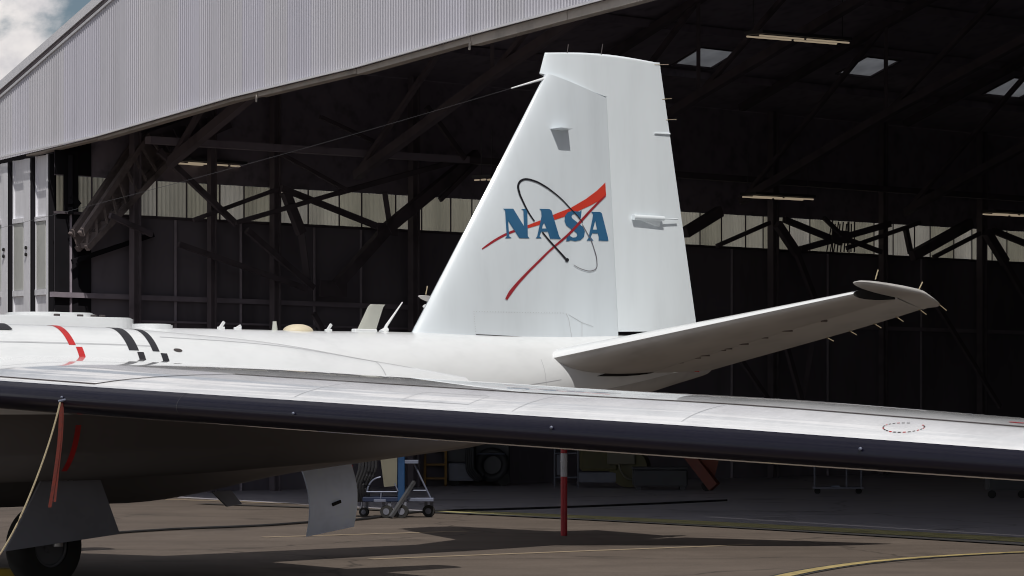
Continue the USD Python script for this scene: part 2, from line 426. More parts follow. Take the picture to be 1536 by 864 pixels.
# unseen backing sheet behind the siding so that no light passes
bu = np.linspace(-5, 50, 56)
H('gable_light_stop', grid(np.stack([HW(bu, 0.03, head_z(np.minimum(bu, 25)) + 0.01), HW(bu, 0.03, roof_z(bu) - 0.03)], 1)), 'roof_under')
# trim along the lower edge of the gable and the steel below it
knots = [-5.0] + [float(x) for x in _hd[1:-1, 0]] + [23.5]
for a, b in zip(knots[:-1], knots[1:]):
    p0, p1 = HW(a, -0.045, head_z(a) + 0.012), HW(b - 0.01, -0.045, head_z(b) + 0.012)
    H('bottom_trim', bar(p0, p1, 0.03, 0.035), 'flashing')
uj = [on_front(px, py)[0] for px, py in ((145, 206), (350, 146), (385, 140), (534, 104), (705, 56), (850, 16))]
for a, b, hgt in ((-1.2, uj[0], 0.03), (uj[0], uj[1], 0.05), (uj[1], uj[2], 0.055), (uj[2], uj[3], 0.075), (uj[3], uj[4], 0.09), (uj[4], uj[5], 0.135), (uj[5], 25.0, 0.135)):
    p0, p1 = HW(a, 0.12, head_z(a) - hgt / 2 - 0.004), HW(b - 0.02, 0.12, head_z(b) - hgt / 2 - 0.004)
    H('header_beam', bar(p0, p1, 0.17, hgt), 'soffit_steel')
for px, py in ((385, 145), (705, 66)):
    uu, zz = on_front(px, py, 0.02)
    H('beam_joint', bar(HW(uu, 0.012, zz - 0.09), HW(uu, 0.012, zz + 0.03), 0.05, 0.03), 'soffit_steel')
# roof: a slab, its underside dark, with eaves trim along the gable edge
H('roof_trim', [bar(HW(-5.3, 0.07, roof_z(-5.3) + 0.03), HW(25, 0.07, roof_z(25) + 0.03), 0.24, 0.17),
                bar(HW(25.02, -0.25, roof_z(25) + 0.03), HW(50.3, -0.25, roof_z(50.3) + 0.03), 0.24, 0.17)], 'flashing')
H('roof_trim', bar(HW(-5.3, -0.022, roof_z(-5.3) - 0.10), HW(25, -0.022, roof_z(25) - 0.10), 0.03, 0.06), 'steel_dark')
H('roof_trim', bar(HW(-5.3, -0.022, roof_z(-5.3) - 0.17), HW(25, -0.022, roof_z(25) - 0.17), 0.03, 0.05), 'roof_trim')

# roof underside with holes where the translucent roof lights are
lights_px = [((1012, 95), (1049, 73), (1106, 77), (1067, 103)), ((1262, 108), (1301, 87), (1339, 90), (1307, 117)), ((1472, 141), (1520, 119), (1575, 122), (1530, 146))]
holes = []
for quad in lights_px:
    uv = np.array([on_roof(*p)[:2] for p in quad])
    uc, vc = uv.mean(0)
    du, dv = (uv[:, 0].max() - uv[:, 0].min()) / 2, (uv[:, 1].max() - uv[:, 1].min()) / 2
    holes.append((uc - du, uc + du, vc - dv, vc + dv))
print('roof lights', [tuple(round(x, 2) for x in h) for h in holes])
ceil = Polygon([(-0.25, 0.05), (25, 0.05), (25, VS), (-0.25, VS)])
for h in holes:
    ceil = ceil.difference(Polygon([(h[0], h[2]), (h[1], h[2]), (h[1], h[3]), (h[0], h[3])]))
cv, cf = trimesh.creation.triangulate_polygon(ceil, engine='earcut')
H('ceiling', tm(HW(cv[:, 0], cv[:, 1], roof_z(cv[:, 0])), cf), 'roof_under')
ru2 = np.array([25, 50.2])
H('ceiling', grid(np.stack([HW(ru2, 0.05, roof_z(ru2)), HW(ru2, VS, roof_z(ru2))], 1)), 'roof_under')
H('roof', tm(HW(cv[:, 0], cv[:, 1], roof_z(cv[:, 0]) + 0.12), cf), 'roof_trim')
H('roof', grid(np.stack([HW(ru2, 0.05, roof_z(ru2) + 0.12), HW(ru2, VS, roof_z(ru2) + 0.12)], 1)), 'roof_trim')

# side wall with a strip of translucent panels
def WZ(v):    # lower and upper edge of the strip along the wall, measured on it
    return None
vb0, zb0 = on_wall(167, 323); vb1, zb1 = on_wall(1480, 392)
vt0, zt0 = on_wall(165, 267.5); vt1, zt1 = on_wall(1454, 343)
zb = lambda v: zb0 + (zb1 - zb0) * (np.asarray(v) - vb0) / (vb1 - vb0)
zt = lambda v: zt0 + (zt1 - zt0) * (np.asarray(v) - vt0) / (vt1 - vt0)
print('wall strip', zb0, zb1, zt0, zt1, 'v', vb0, vb1)
v_a, v_b = 0.08, VS
vv = np.linspace(v_a, v_b, 40)
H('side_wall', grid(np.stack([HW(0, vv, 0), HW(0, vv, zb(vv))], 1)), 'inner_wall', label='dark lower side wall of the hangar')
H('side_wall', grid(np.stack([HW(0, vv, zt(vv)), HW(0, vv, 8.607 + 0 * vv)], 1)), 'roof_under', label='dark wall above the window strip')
H('jamb_and_shade_strip', [bar(HW(0.035, 0.5, 0.0), HW(0.035, 0.5, float(zb(0.5)) - 0.02), 0.02, 0.85, up=(WV[0], WV[1], 0)), bar(HW(0.035, 0.5, float(zt(0.5)) + 0.02), HW(0.035, 0.5, 8.0), 0.02, 0.85, up=(WV[0], WV[1], 0))], 'jamb_and_shade_black')  # dark sheet over the sunlit wall front, shade put into its colour
H('window_sill', bar(HW(0.05, v_a, zb(v_a)), HW(0.05, v_b, zb(v_b)), 0.10, 0.05), 'steel_dark')
pv = v_a + 0.05
k = 0
while pv < v_b - 1.0:
    w = [0.84, 0.62, 0.95, 0.74][k % 4]
    n = int(w / 0.105)
    us, dep = [], []
    for i in range(n):
        for f, d in ((0, 0), (0.3, 0.012), (0.6, 0.012), (0.9, 0)):
            us.append(pv + (i + f) * (w - 0.02) / n); dep.append(d)
    us.append(pv + w - 0.02); dep.append(0)
    us, dep = np.array(us), np.array(dep)
    H('window_panel', grid(np.stack([HW(-dep, us, zb(us)), HW(-dep, us, zt(us))], 1)), 'fibreglass_' + 'abc'[int(rng.integers(3))])
    H('mullion', bar(HW(0.01, pv + w - 0.01, float(zb(pv + w))), HW(0.01, pv + w - 0.01, float(zt(pv + w))), 0.03, 0.03), 'steel_dark')
    pv += w; k += 1
# lower wall seams, girts
for gpx in ((77, 441.5, 640, 462, 0.075), (77, 478, 640, 494, 0.03), (1060, 484, 1536, 499, 0.07)):
    a, b = on_wall(gpx[0], gpx[1], 0.08), on_wall(gpx[2], gpx[3], 0.08)
    H('wall_girt', bar(HW(0.08, *a), HW(0.08, *b), 0.10, gpx[4] * 1.3), 'girt')
for px in (105, 205, 262, 318, 360, 408, 470, 540, 625, 1096, 1157, 1240, 1325, 1380, 1475):
    v, _ = on_wall(px, 500)
    H('wall_rib', bar(HW(0.04, v, 0.0), HW(0.04, v, float(zb(v)) - 0.03), 0.05, 0.05), 'girt')
# back wall, right wall
bu2 = np.array([-0.2, 25, 50.0])
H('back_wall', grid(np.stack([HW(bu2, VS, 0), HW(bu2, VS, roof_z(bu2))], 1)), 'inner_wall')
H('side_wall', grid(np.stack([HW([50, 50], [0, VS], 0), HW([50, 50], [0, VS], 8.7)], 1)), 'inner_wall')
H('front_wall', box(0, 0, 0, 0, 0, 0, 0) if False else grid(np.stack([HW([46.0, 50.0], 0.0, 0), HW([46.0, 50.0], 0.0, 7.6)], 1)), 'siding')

# steel along the side wall: columns, braces, longitudinal members
def W3(px, py, u):
    v, z = on_wall(px, py, u)
    return HW(u, max(v, 0.4), z)
cols = [(203, 325, 11, 0.55), (318, 330, 9, 0.5), (413, 335, 11, 0.5), (621, 348, 12, 0.5), (1160, 376, 13, 0.5), (1325, 382, 11, 0.5), (1473, 390, 13, 0.5)]
for px, py, wpx, uu in cols:
    v, _ = on_wall(px, py, uu)
    wd = wpx * 62 / F / 0.95
    H('steel_column', ibeam(HW(uu, v, 0.0), HW(uu, v, 8.6), wd, wd * 1.2, up=(WV[0], WV[1], 0)), 'steel_column')
braces = [
    ((238, 226), (354, 336), 9, .8), ((290, 330), (424, 281), 6, .7), ((354, 334), (505, 290), 7, .9), ((505, 290), (705, 236), 8, .9),
    ((422, 282), (580, 345), 9, .8), ((428, 288), (452, 350), 14, .75), ((452, 350), (462, 430), 10, .75), ((580, 343), (716, 232), 17, .8), ((503, 430), (582, 342), 16, .8),
    ((577, 288), (585, 340), 8, .7), ((370, 345), (470, 432), 9, .9), ((268, 366), (460, 433), 8, 1.0), ((94, 392), (230, 352), 7, .2), ((165, 323), (228, 352), 8, 1.0),
    ((76, 292), (118, 308), 9, .12), ((76, 309), (106, 321), 8, .12), ((100, 232), (106, 306), 7, .12), ((420, 230), (520, 285), 6, 1.0), ((640, 160), (697, 238), 8, 1.2), ((480, 175), (560, 212), 6, 1.2), ((660, 300), (715, 245), 7, .9),
    ((1028, 349), (1080, 317), 16, .8), ((1075, 369), (1155, 334), 6, .7), ((1166, 336), (1196, 381), 13, .8), ((1196, 381), (1222, 448), 9, .8), ((1176, 329), (1262, 364), 9, .75), ((1200, 374), (1335, 336), 9, .7), ((1236, 327), (1262, 352), 6, .9), ((1274, 360), (1322, 378), 7, .8),
    ((1270, 372), (1380, 334), 6, .9), ((1358, 340), (1366, 380), 8, .7), ((1368, 384), (1456, 335), 15, .8), ((1400, 386), (1470, 350), 6, .7), ((1480, 348), (1508, 394), 14, .8), ((1490, 346), (1545, 368), 9, .75), ((1508, 394), (1540, 450), 9, .8),
    ((470, 470), (520, 560), 8, .9), ((1112, 540), (1160, 610), 7, .9), ((1180, 520), (1205, 610), 8, .9), ((1218, 515), (1203, 610), 7, .9), ((1395, 440), (1500, 610), 7, 1.1),
]
for a, b, wpx, uu in braces:
    p0, p1 = W3(*a, uu), W3(*b, uu)
    wd = wpx * p0[1] / F
    H('brace', bar(p0, p1, wd * 0.7, wd), 'jamb_and_shade_black' if a[0] < 102 else 'steel_dark')  # leftmost braces blackened; shade is painted on the sunlit steel
for k2 in range(9):      # fan of thin rods at one panel point
    p0 = W3(1248 + 4 * k2 + (k2 % 3), 333 + (k2 % 2) * 3, .6); p1 = W3(1240 + 5.2 * k2, 378, .6)
    H('hanger_rod', tube([p0, p1], 0.018, 6), 'steel_dark')
H('gusset_plate', bar(W3(1248, 354, .82), W3(1272, 356, .82), 0.03, 0.3), 'steel_dark')
H('gusset_plate', bar(W3(480, 432, .85), W3(520, 434, .85), 0.03, 0.32), 'steel_dark')
H('gusset_plate', bar(W3(566, 343, .85), W3(596, 345, .85), 0.03, 0.25), 'steel_dark')
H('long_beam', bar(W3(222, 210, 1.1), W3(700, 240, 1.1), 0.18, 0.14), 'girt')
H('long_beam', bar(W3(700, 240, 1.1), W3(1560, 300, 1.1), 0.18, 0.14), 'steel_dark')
# laced haunch of the first frame, at the left edge of the opening
def laced(a0, a1, b0, b1, uoff, mat, n=9, w=0.11):
    a0, a1, b0, b1 = (W3(*p, uoff) for p in (a0, a1, b0, b1))
    inward = np.array([EU[0], EU[1], 0]) * 0.42
    for o in (0 * inward, inward):
        H('frame_chord', bar(a0 + o, a1 + o, w, w), mat)
        H('frame_chord', bar(b0 + o, b1 + o, w, w), mat)
    for i in range(n):
        f, g = i / n, (i + 1) / n
        H('lacing_bar', bar(a0 + (a1 - a0) * f, b0 + (b1 - b0) * g, 0.04, 0.05), mat)
        H('lacing_bar', bar(a0 + (a1 - a0) * g + inward, b0 + (b1 - b0) * f + inward, 0.04, 0.05), mat)
        H('tie_plate', bar((b0 + (b1 - b0) * (f + .3 / n)), (b0 + (b1 - b0) * (f + .3 / n)) + inward, 0.05, 0.10), mat)
    H('frame_plate', grid(np.stack([np.stack([a0 + 0.06 * inward, b0 + 0.06 * inward]), np.stack([a1 + 0.06 * inward, b1 + 0.06 * inward])])), mat)
laced((86, 352), (208, 205), (116, 374), (252, 230), 0.16, 'steel_brown')
laced((208, 205), (300, 172), (240, 228), (330, 190), 0.16, 'steel_dark', n=5)
# big roof trusses parallel to the front, every 6 m
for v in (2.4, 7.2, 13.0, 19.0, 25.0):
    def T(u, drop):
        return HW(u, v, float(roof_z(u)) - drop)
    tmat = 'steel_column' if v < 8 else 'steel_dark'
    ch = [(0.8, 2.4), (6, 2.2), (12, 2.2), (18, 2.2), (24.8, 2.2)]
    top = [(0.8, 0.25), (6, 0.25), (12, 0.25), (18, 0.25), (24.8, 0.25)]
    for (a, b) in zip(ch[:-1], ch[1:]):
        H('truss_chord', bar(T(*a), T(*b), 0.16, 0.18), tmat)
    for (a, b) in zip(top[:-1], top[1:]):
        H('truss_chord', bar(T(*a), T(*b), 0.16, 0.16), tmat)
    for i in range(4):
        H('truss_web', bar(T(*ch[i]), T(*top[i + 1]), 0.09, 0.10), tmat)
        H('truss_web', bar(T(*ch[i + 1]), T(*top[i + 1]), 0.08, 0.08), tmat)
for uu in np.arange(2.0, 25, 2.3):
    H('purlin', bar(HW(uu, 0.2, roof_z(uu) - 0.11), HW(uu, VS - 0.1, roof_z(uu) - 0.11), 0.08, 0.16), 'roof_under')
# translucent roof lights, each with a frame
for h in holes:
    cu = np.array([[h[0], h[2]], [h[1], h[2]], [h[1], h[3]], [h[0], h[3]]])
    P = HW(cu[:, 0], cu[:, 1], roof_z(cu[:, 0]) + 0.02)
    sk = H('roof_light', tm(P, np.array([[0, 1, 2], [0, 2, 3]])), 'roof_light')
    for i in range(4):
        obj('frame', bar(P[i], P[(i + 1) % 4], 0.06, 0.08), 'steel_dark', sk, world=True)

# door leaves parked at the left end of the opening
for i, (ua, ub, off) in enumerate(((-1.03, -0.40, 0.10), (-1.98, -1.12, 0.04), (-2.93, -2.07, -0.02), (-3.88, -3.02, -0.08))):
    top_z = float(head_z(ua)) - 0.05
    P = lambda uu, zz, o=0.0: HW(uu, 0.12 + off, zz) + out3 * o
    d = H('hangar_door', bar(P((ua + ub) / 2, 0.05), P((ua + ub) / 2, top_z), ub - ua, 0.06, up=out3), 'door_white')
    st = 0.30 if i else 0.09
    def piece(nm, u0, u1, z0, z1, o, th, mat):
        return obj(nm, bar(P((u0 + u1) / 2, z0, o), P((u0 + u1) / 2, z1, o), u1 - u0, th, up=out3), mat, d, world=True)
    piece('stile', ub - st, ub, 0.05, top_z, 0.05, 0.05, 'door_white')
    piece('glazing', ua + 0.05, ub - st - 0.08, 3.98, 5.28, 0.04, 0.03, 'door_glazing')
    piece('rail', ua + 0.01, ub - st - 0.01, 5.29, 5.38, 0.05, 0.05, 'door_white')
    piece('rail', ua + 0.01, ub - st - 0.01, 3.86, 3.97, 0.05, 0.05, 'door_white')
    piece('rail', ua + 0.01, ua + 0.045, 0.06, top_z, 0.045, 0.04, 'door_white')
    piece('gap_shade_strip', ub + 0.003, ub + 0.085, 0.05, top_z, 0.02, 0.10, 'jamb_and_shade_black')  # black strip standing in for the shaded gap between leaves
    if i:
        for zz in (4.66, 4.79):
            c = P(ub - st / 2, zz, 0.08)
            obj('bolt', tube([c, c + out3 * 0.03], 0.035, 8), 'dark_gap', d, world=True)
H('jamb_and_shade_strip', bar(HW(-0.16, 0.45, 0), HW(-0.16, 0.45, 6.6), 0.42, 0.3, up=out3), 'jamb_and_shade_black')
H('door_pocket', grid(np.stack([HW([-5, -0.2], 0.75, 0), HW([-5, -0.2], 0.75, 6.9)], 1)), 'jamb_and_shade_black')

# fluorescent fixtures hanging under the roof
def fixture(a, b, dep, label):
    p0, p1 = at(*a, dep[0]), at(*b, dep[1])
    t = thing('light_fixture', label, 'ceiling light', tuple((p0 + p1) / 2), group='fluorescent fixtures under the hangar roof')
    d, s, uu, Ln = frame_of(p0, p1)
    o = lambda nm, m, mat: obj(nm, m, mat, t, world=True)
    o('housing', bar(p0 + uu * 0.07, p1 + uu * 0.07, 0.42, 0.06), 'machine_dark')
    mid = (p0 + p1) / 2
    for sd in (-0.14, 0.14):
        o('tube', tube([p0 + s * sd, mid - d * 0.06 + s * sd], 0.017, 8), 'tube_glow')
        o('tube', tube([mid + d * 0.06 + s * sd, p1 + s * sd], 0.017, 8), 'tube_glow')
    for q2 in (p0, p1):
        o('hanger_rod', tube([q2 + uu * 0.1, q2 + np.array([0, 0, 1.0])], 0.008, 5), 'machine_dark')
fixture((1130, 54), (1264, 65), (58, 60.5), 'twin tube light fixture near the top right, beside the roof panels')
fixture((274, 244.5), (394, 253), (61.5, 64), 'twin tube light fixture at left above the window strip')
fixture((1122, 295), (1212, 299.5), (70, 72), 'twin tube light fixture just right of the tail fin above the windows')
fixture((1482, 321), (1560, 325), (74, 75.5), 'twin tube light fixture at the right edge above the windows')
fixture((722, 270), (738, 269), (62, 62.5), 'small light fixture showing just left of the tail fin')

# ------------------------------------------------------------------ aircraft
plane = thing('research_jet', 'white high altitude twin jet with long black edged wing parked outside the hangar', 'airplane', (A0[0], A0[1], 0), 46.0)
P_ = lambda name, mesh, mat, parent=None, **k: obj(name, mesh, mat, parent or plane, **k)

# fuselage
st = np.array([(-15.2, 1.55, 1.45, .04), (-14.6, 1.85, 1.08, .40), (-13.2, 2.30, .80, .74), (-11, 2.58, .72, .90), (-9, 2.62, .71, .92), (-6.5, 2.62, .71, .92), (-4.4, 2.62, .715, .92),
               (-2, 2.62, 1.00, .84), (0, 2.63, 1.18, .74), (.85, 2.63, 1.255, .70), (2.5, 2.635, 1.59, .56), (3.5, 2.65, 1.78, .46), (4.3, 2.64, 1.955, .34), (4.7, 2.58, 2.04, .27), (5.05, 2.46, 2.11, .19), (5.3, 2.32, 2.17, .11), (5.38, 2.26, 2.22, .03)])
fs = np.unique(np.r_[np.linspace(-15.2, 5.38, 90), np.linspace(4.8, 5.38, 12)])
f_top, f_bot, f_hw = (PchipInterpolator(st[:, 0], st[:, i]) for i in (1, 2, 3))
th = np.linspace(0, 2 * np.pi, 56, endpoint=False)
def fus_pt(s, a, off=0.0):
    tp_, bt, hw = f_top(s), f_bot(s), f_hw(s)
    return L(s, (hw + off) * np.sin(a), (tp_ + bt) / 2 + ((tp_ - bt) / 2 + off) * np.cos(a))
Pf = np.stack([fus_pt(s, th) for s in fs])
thu, thl = np.radians(np.linspace(-112, 112, 46)), np.radians(np.linspace(112, 248, 28))
fus = P_('fuselage', [grid(np.stack([fus_pt(s, thu) for s in fs])), fan(Pf[0]), fan(Pf[-1])], 'white_paint', smooth=50)
fsb = fs[fs < 1.75]
P_('shaded_tail_skin', grid(np.stack([fus_pt(s, thl) for s in fs[fs >= fsb[-1]]])), 'lower_shade_grey', fus, smooth=50)  # underside of the tail cone, shade painted in
P_('shaded_belly_skin', grid(np.stack([fus_pt(s, thl) for s in fsb])), 'belly_shade_grey', fus, smooth=50)  # belly split off to carry painted shade

# engine nacelles
nst = np.array([(-11.2, .56, 1.80), (-10.9, .655, 1.80), (-10, .73, 1.80), (-8.5, .735, 1.80), (-7, .72, 1.80), (-6, .685, 1.79), (-5, .63, 1.78), (-3.5, .505, 1.73), (-2.2, .37, 1.71)])
n_r, n_c = PchipInterpolator(nst[:, 0], nst[:, 1]), PchipInterpolator(nst[:, 0], nst[:, 2])
NT = 3.0
def nac_pt(s, a, off=0.0, side=1):
    """a: angle above the horizontal on the outboard side."""
    r = n_r(s) + off
    return L(s, side * (NT + (0.64 * n_r(s) + off) * np.cos(a)), n_c(s) + r * np.sin(a))
def nac_patch(s0, s1, a0, a1, off=0.003, side=1, ns=3, na=16):
    S, Aa = np.meshgrid(np.linspace(s0, s1, ns), np.radians(np.linspace(a0, a1, na)), indexing='ij')
    return grid(nac_pt(S, Aa, off, side))
for side in (1, -1):
    ns = np.linspace(-11.2, -2.2, 46)
    Pn = np.stack([nac_pt(s, th, 0, side) for s in ns])
    up_ = np.radians(np.linspace(-8, 188, 40)); lo_ = np.radians(np.linspace(188, 352, 32))
    nac = P_('engine_nacelle', grid(np.stack([nac_pt(s, up_, 0, side) for s in ns])), 'white_paint', smooth=50)
    P_('shaded_lower_cowl', grid(np.stack([nac_pt(s, lo_, 0, side) for s in ns])), 'belly_shade_grey', nac, smooth=50)  # lower half of the cowl, shade put into its grey
    for e, inset, nm in ((0, .25, 'intake'), (-1, -.3, 'exhaust')):
        lip = Pn[e]; deep = lip + np.array([inset, 0, 0])
        c = deep.mean(0); deep = c + (deep - c) * 0.9
        P_(nm, [grid(np.stack([lip, deep]), closed=True), fan(deep)], 'dark_gap', nac)
    # red turbine band, in two arcs, and the pair of black bands behind it
    P_('warning_stripe', nac_patch(-7.69, -7.61, 48, 100, side=side), 'red_paint', nac)
    P_('warning_stripe', nac_patch(-7.62, -7.545, 12, 46, side=side), 'red_paint', nac)
    P_('warning_stripe', nac_patch(-7.72, -7.655, -60, -16, side=side), 'red_paint', nac)
    for s0 in (-6.99, -6.70):
        P_('black_stripe', nac_patch(s0, s0 + (.12 if s0 < -6.8 else .085), 44, 100, side=side), 'stripe_black', nac)
        P_('black_stripe', nac_patch(s0 + .09, s0 + .17, 10, 42.5, side=side), 'stripe_black', nac)
    S = np.linspace(-9.5, -6.7, 12); a = np.radians(50.0)
    P_('panel_seam', grid(np.stack([nac_pt(S, a - .012, .002, side), nac_pt(S, a + .012, .002, side)], 1)), 'seam_pale', nac)
    S = np.linspace(-6.5, -3.5, 20)
    P_('panel_seam', grid(np.stack([nac_pt(S, np.radians(65 + 4 * (S + 6.5)) - .012, .002, side), nac_pt(S, np.radians(65 + 4 * (S + 6.5)) + .012, .002, side)], 1)), 'seam_pale', nac)
    P_('panel_seam', nac_patch(-3.55, -3.53, 10, 75, .002, side), 'seam_pale', nac)
    c_ = np.linspace(0, 2 * np.pi, 20, endpoint=False)
    P_('vent', fan(nac_pt(-6.37 + .055 * np.cos(c_), np.radians(47) + .035 * np.sin(c_), .004, side)), 'seam', nac)
    P_('intake_scoop', nac_patch(-8.62, -8.25, 66, 82, .012, side, 3, 5), 'stripe_black', nac)

# wings
def naca(x):
    x = np.clip(x, 0, 1)
    return 10 * (.2969 * np.sqrt(x) - .126 * x - .3516 * x ** 2 + .2843 * x ** 3 - .1036 * x ** 4)
w_le = lambda t: -9.5 + 0.05 * (np.asarray(t, float) - 4.7)
w_c = lambda t: 6.9 - 0.26 * np.asarray(t, float)
w_z = lambda t: 2.087 - 0.0463 * np.asarray(t, float)
_hm = PchipInterpolator([0, 6, 10, 12, 13.5, 15, 18.7], [.31, .30, .295, .305, .285, .258, .17])
_lm = PchipInterpolator([0, 5, 10, 15, 18.7], [.155, .15, .135, .108, .075])
def wing_up(t, x, off=0.0):
    return L(w_le(t) + w_c(t) * x, t, w_z(t) + _hm(t) * naca(x) + off)
def wing_lo(t, x, off=0.0):
    g = naca(np.minimum(x, .12) / .12 * .3) * (1 - np.clip((x - .12) / .88, 0, 1))
    return L(w_le(t) + w_c(t) * x, t, w_z(t) - _lm(t) * g - off)
tt = np.unique(np.r_[0.2, np.linspace(0.2, 18.5, 44), 18.6, 18.68])
XB = 0.020       # boot edge on the upper skin
XL = 0.044       # boot edge below
for side in (1, -1):
    m = np.array([1, side, 1])
    xu = XB + (1 - XB) * (np.linspace(0, 1, 34) ** 1.6)
    xl = XL + (1 - XL) * (np.linspace(1, 0, 20) ** 1.4)
    rows = []
    for t in tt:
        rows.append(np.concatenate([wing_up(t, xu), wing_lo(t, xl)]) * m)
    rows = np.array(rows)
    wing = P_('wing', [grid(rows), fan(rows[-1])], 'wing_white', smooth=50)
    bx = np.linspace(1, 0, 14) ** 2
    rows = np.array([np.concatenate([wing_lo(t, XL * bx, .002), wing_up(t, XB * bx[::-1][1:], .002)]) - np.array([.003, 0, 0]) for t in tt]) * m
    P_('leading_edge_boot', grid(rows), 'black_boot', wing, smooth=60)
    def up_line(pts, w=0.02, mat='seam', nm='panel_seam', off=.003):
        p = np.array(pts, float)
        k = np.r_[0, np.cumsum(np.abs(np.diff(p[:, 0])) + np.abs(np.diff(p[:, 1])) * 5)]
        q2 = np.linspace(0, k[-1], 40)
        t_, x_ = np.interp(q2, k, p[:, 0]), np.interp(q2, k, p[:, 1])
        c = wing_up(t_, x_, off)
        tg = np.gradient(c, axis=0); tg /= np.linalg.norm(tg, axis=1, keepdims=True)
        nn = np.stack([-tg[:, 1], tg[:, 0], 0 * tg[:, 0]], 1) * w / 2
        a_, b_ = c + nn, c - nn
        for e in (a_, b_):     # keep the strip on the skin
            tl = -e[:, 1]; xx_ = (e[:, 0] - w_le(tl)) / w_c(tl)
            e[:, 2] = wing_up(tl, xx_, off)[:, 2]
        return P_(nm, grid(np.stack([a_, b_], 1) * m), mat, wing)
    up_line([(6.7, .155), (12, .15), (15, .155), (18.5, .155)], .035)
    up_line([(4.2, .034), (5.72, .030), (6.7, .155)], .022)
    up_line([(8.8, .30), (18.2, .33)], .012, 'seam_pale')
    up_line([(12.0, .03), (12.06, .145)], .010, 'seam_pale')
    up_line([(8.1, .03), (8.16, .145)], .010, 'seam_pale')
    up_line([(10.4, .03), (10.44, .145)], .010, 'seam_pale')
    # ring of screws of a round access cover, built of short dashes
    for i in range(26):
        a0 = 2 * np.pi * i / 26
        if 0.9 < a0 < 1.6:
            continue
        q2 = np.array([a0, a0 + .11, a0 + .2])
        c = [(13.78 + .155 * np.cos(x), .076 + .155 * np.sin(x) / 5.5) for x in (a0, a0 + .15)]
        up_line(c, .011, 'red_paint' if i % 3 == 0 else 'seam', 'cover_screw')
    up_line([(14.35, .20), (14.47, .20)], .035, 'logo_dark_red', 'fuel_mark')
    for (ta, tb, x) in ((9.6, 9.8, .22), (9.95, 10.05, .215), (10.5, 10.75, .22), (12.6, 13.4, .30)):
        up_line([(ta, x), (tb, x + .004)], .03, 'seam_pale', 'stencil_mark')
    for tj in (6.9, 16.5):
        rr = np.stack([np.concatenate([wing_lo(t, XL * bx, .0035), wing_up(t, XB * bx[::-1][1:], .0035)]) - np.array([.005, 0, 0]) for t in (tj, tj + .008)]) * m
        P_('boot_joint', grid(rr), 'joint_grey', wing)
    for t_a in (9.0, 11.2, 14.9, 16.0):
        up_line([(t_a, .16), (t_a + .05, .42)], .008, 'seam_pale')
    for (ta, tb, xa, xb) in ((9.2, 9.9, .045, .10), (11.1, 11.6, .20, .27), (15.2, 15.7, .05, .10)):
        up_line([(ta, xa), (tb, xa), (tb, xb), (ta, xb), (ta, xa)], .007, 'seam_pale', 'access_panel')
    # small studs on the boot
    for t, x in ((5.5, .0), (8.25, .0), (10.9, .001), (13.62, .001)):
        c = (wing_up(t, x) + np.array([-.012, 0, .02])) * m
        s_ = trimesh.creation.icosphere(subdivisions=1, radius=.013); s_.apply_translation(c)
        P_('stud', s_, 'silver', wing, smooth=True)

# tail fin and rudder: outline from base to tip, thin symmetric section
Fb0, Fb1 = sz(620, 499), sz(1032, 496)
Ft0, Ft1 = sz(826, 78), sz(980, 95)
Hb, Ht = sz(918, 500), sz(903.5, 146)
Hn = sz(819, 109)
def le_s(z):
    # leading edge: straight from the base to the horn, then steeper to the tip
    return np.where(z < Hn[1], Fb0[0] + (Hn[0] - Fb0[0]) * (z - Fb0[1]) / (Hn[1] - Fb0[1]), Hn[0] + (Ft0[0] - Hn[0]) * (z - Hn[1]) / (Ft0[1] - Hn[1]))
def te_s(z):
    return Fb1[0] + (Ft1[0] - Fb1[0]) * (z - Fb1[1]) / (Ft1[1] - Fb1[1])
def half(s, z):
    a, b = le_s(z), te_s(z)
    x = np.clip((s - a) / (b - a), 0, 1)
    return .040 * (b - a) * naca(x)
def sheet(bot, top, nc=26, nr=40, edge='le', round_top=False, hinge=None, rot=0.0):
    """bot, top: functions of c in 0..1 giving (s, z). Both faces and closing strips."""
    c = np.linspace(0, 1, nc) ** (1.7 if edge == 'le' else 1.0)
    w = np.linspace(0, 1, nr)
    if round_top:
        w = np.r_[np.linspace(0, .93, nr - 10), .93 + .07 * np.sin(np.linspace(0, np.pi / 2, 11))[1:]]
    B, Tp = np.array([bot(x) for x in c]), np.array([top(x) for x in c])
    S = B[None, :, 0] + (Tp - B)[None, :, 0] * w[:, None]
    Z = B[None, :, 1] + (Tp - B)[None, :, 1] * w[:, None]
    Tk = half(S, Z)
    if round_top:
        k = np.sqrt(np.clip(1 - np.clip((w - .93) / .07, 0, 1) ** 2, 0, 1))
        Tk = Tk * k[:, None]
    Pp, Ps = L(S, Tk, Z), L(S, -Tk, Z)
    ms = [grid(Pp), grid(Ps[:, ::-1])]
    ms += [grid(np.stack([Pp[:, -1], Ps[:, -1]], 1)), grid(np.stack([Pp[-1], Ps[-1]], 1)), grid(np.stack([Pp[0], Ps[0]], 1)), grid(np.stack([Pp[:, 0], Ps[:, 0]], 1))]
    return trimesh.util.concatenate(ms)
lerp = lambda a, b, x: (a[0] + (b[0] - a[0]) * x, a[1] + (b[1] - a[1]) * x)
gap = 0.012
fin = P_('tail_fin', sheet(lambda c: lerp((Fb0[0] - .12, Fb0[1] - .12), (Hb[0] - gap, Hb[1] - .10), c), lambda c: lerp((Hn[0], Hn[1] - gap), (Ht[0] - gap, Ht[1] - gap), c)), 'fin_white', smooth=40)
Te_h = (float(te_s(Ht[1])), Ht[1])
def tip(c):
    s = Ft0[0] + (Ft1[0] - Ft0[0]) * c
    z = Ft0[1] + (Ft1[1] - Ft0[1]) * c + .045 * np.sin(np.pi * min(1, c * 1.05)) * 1.0
    return (s, z)
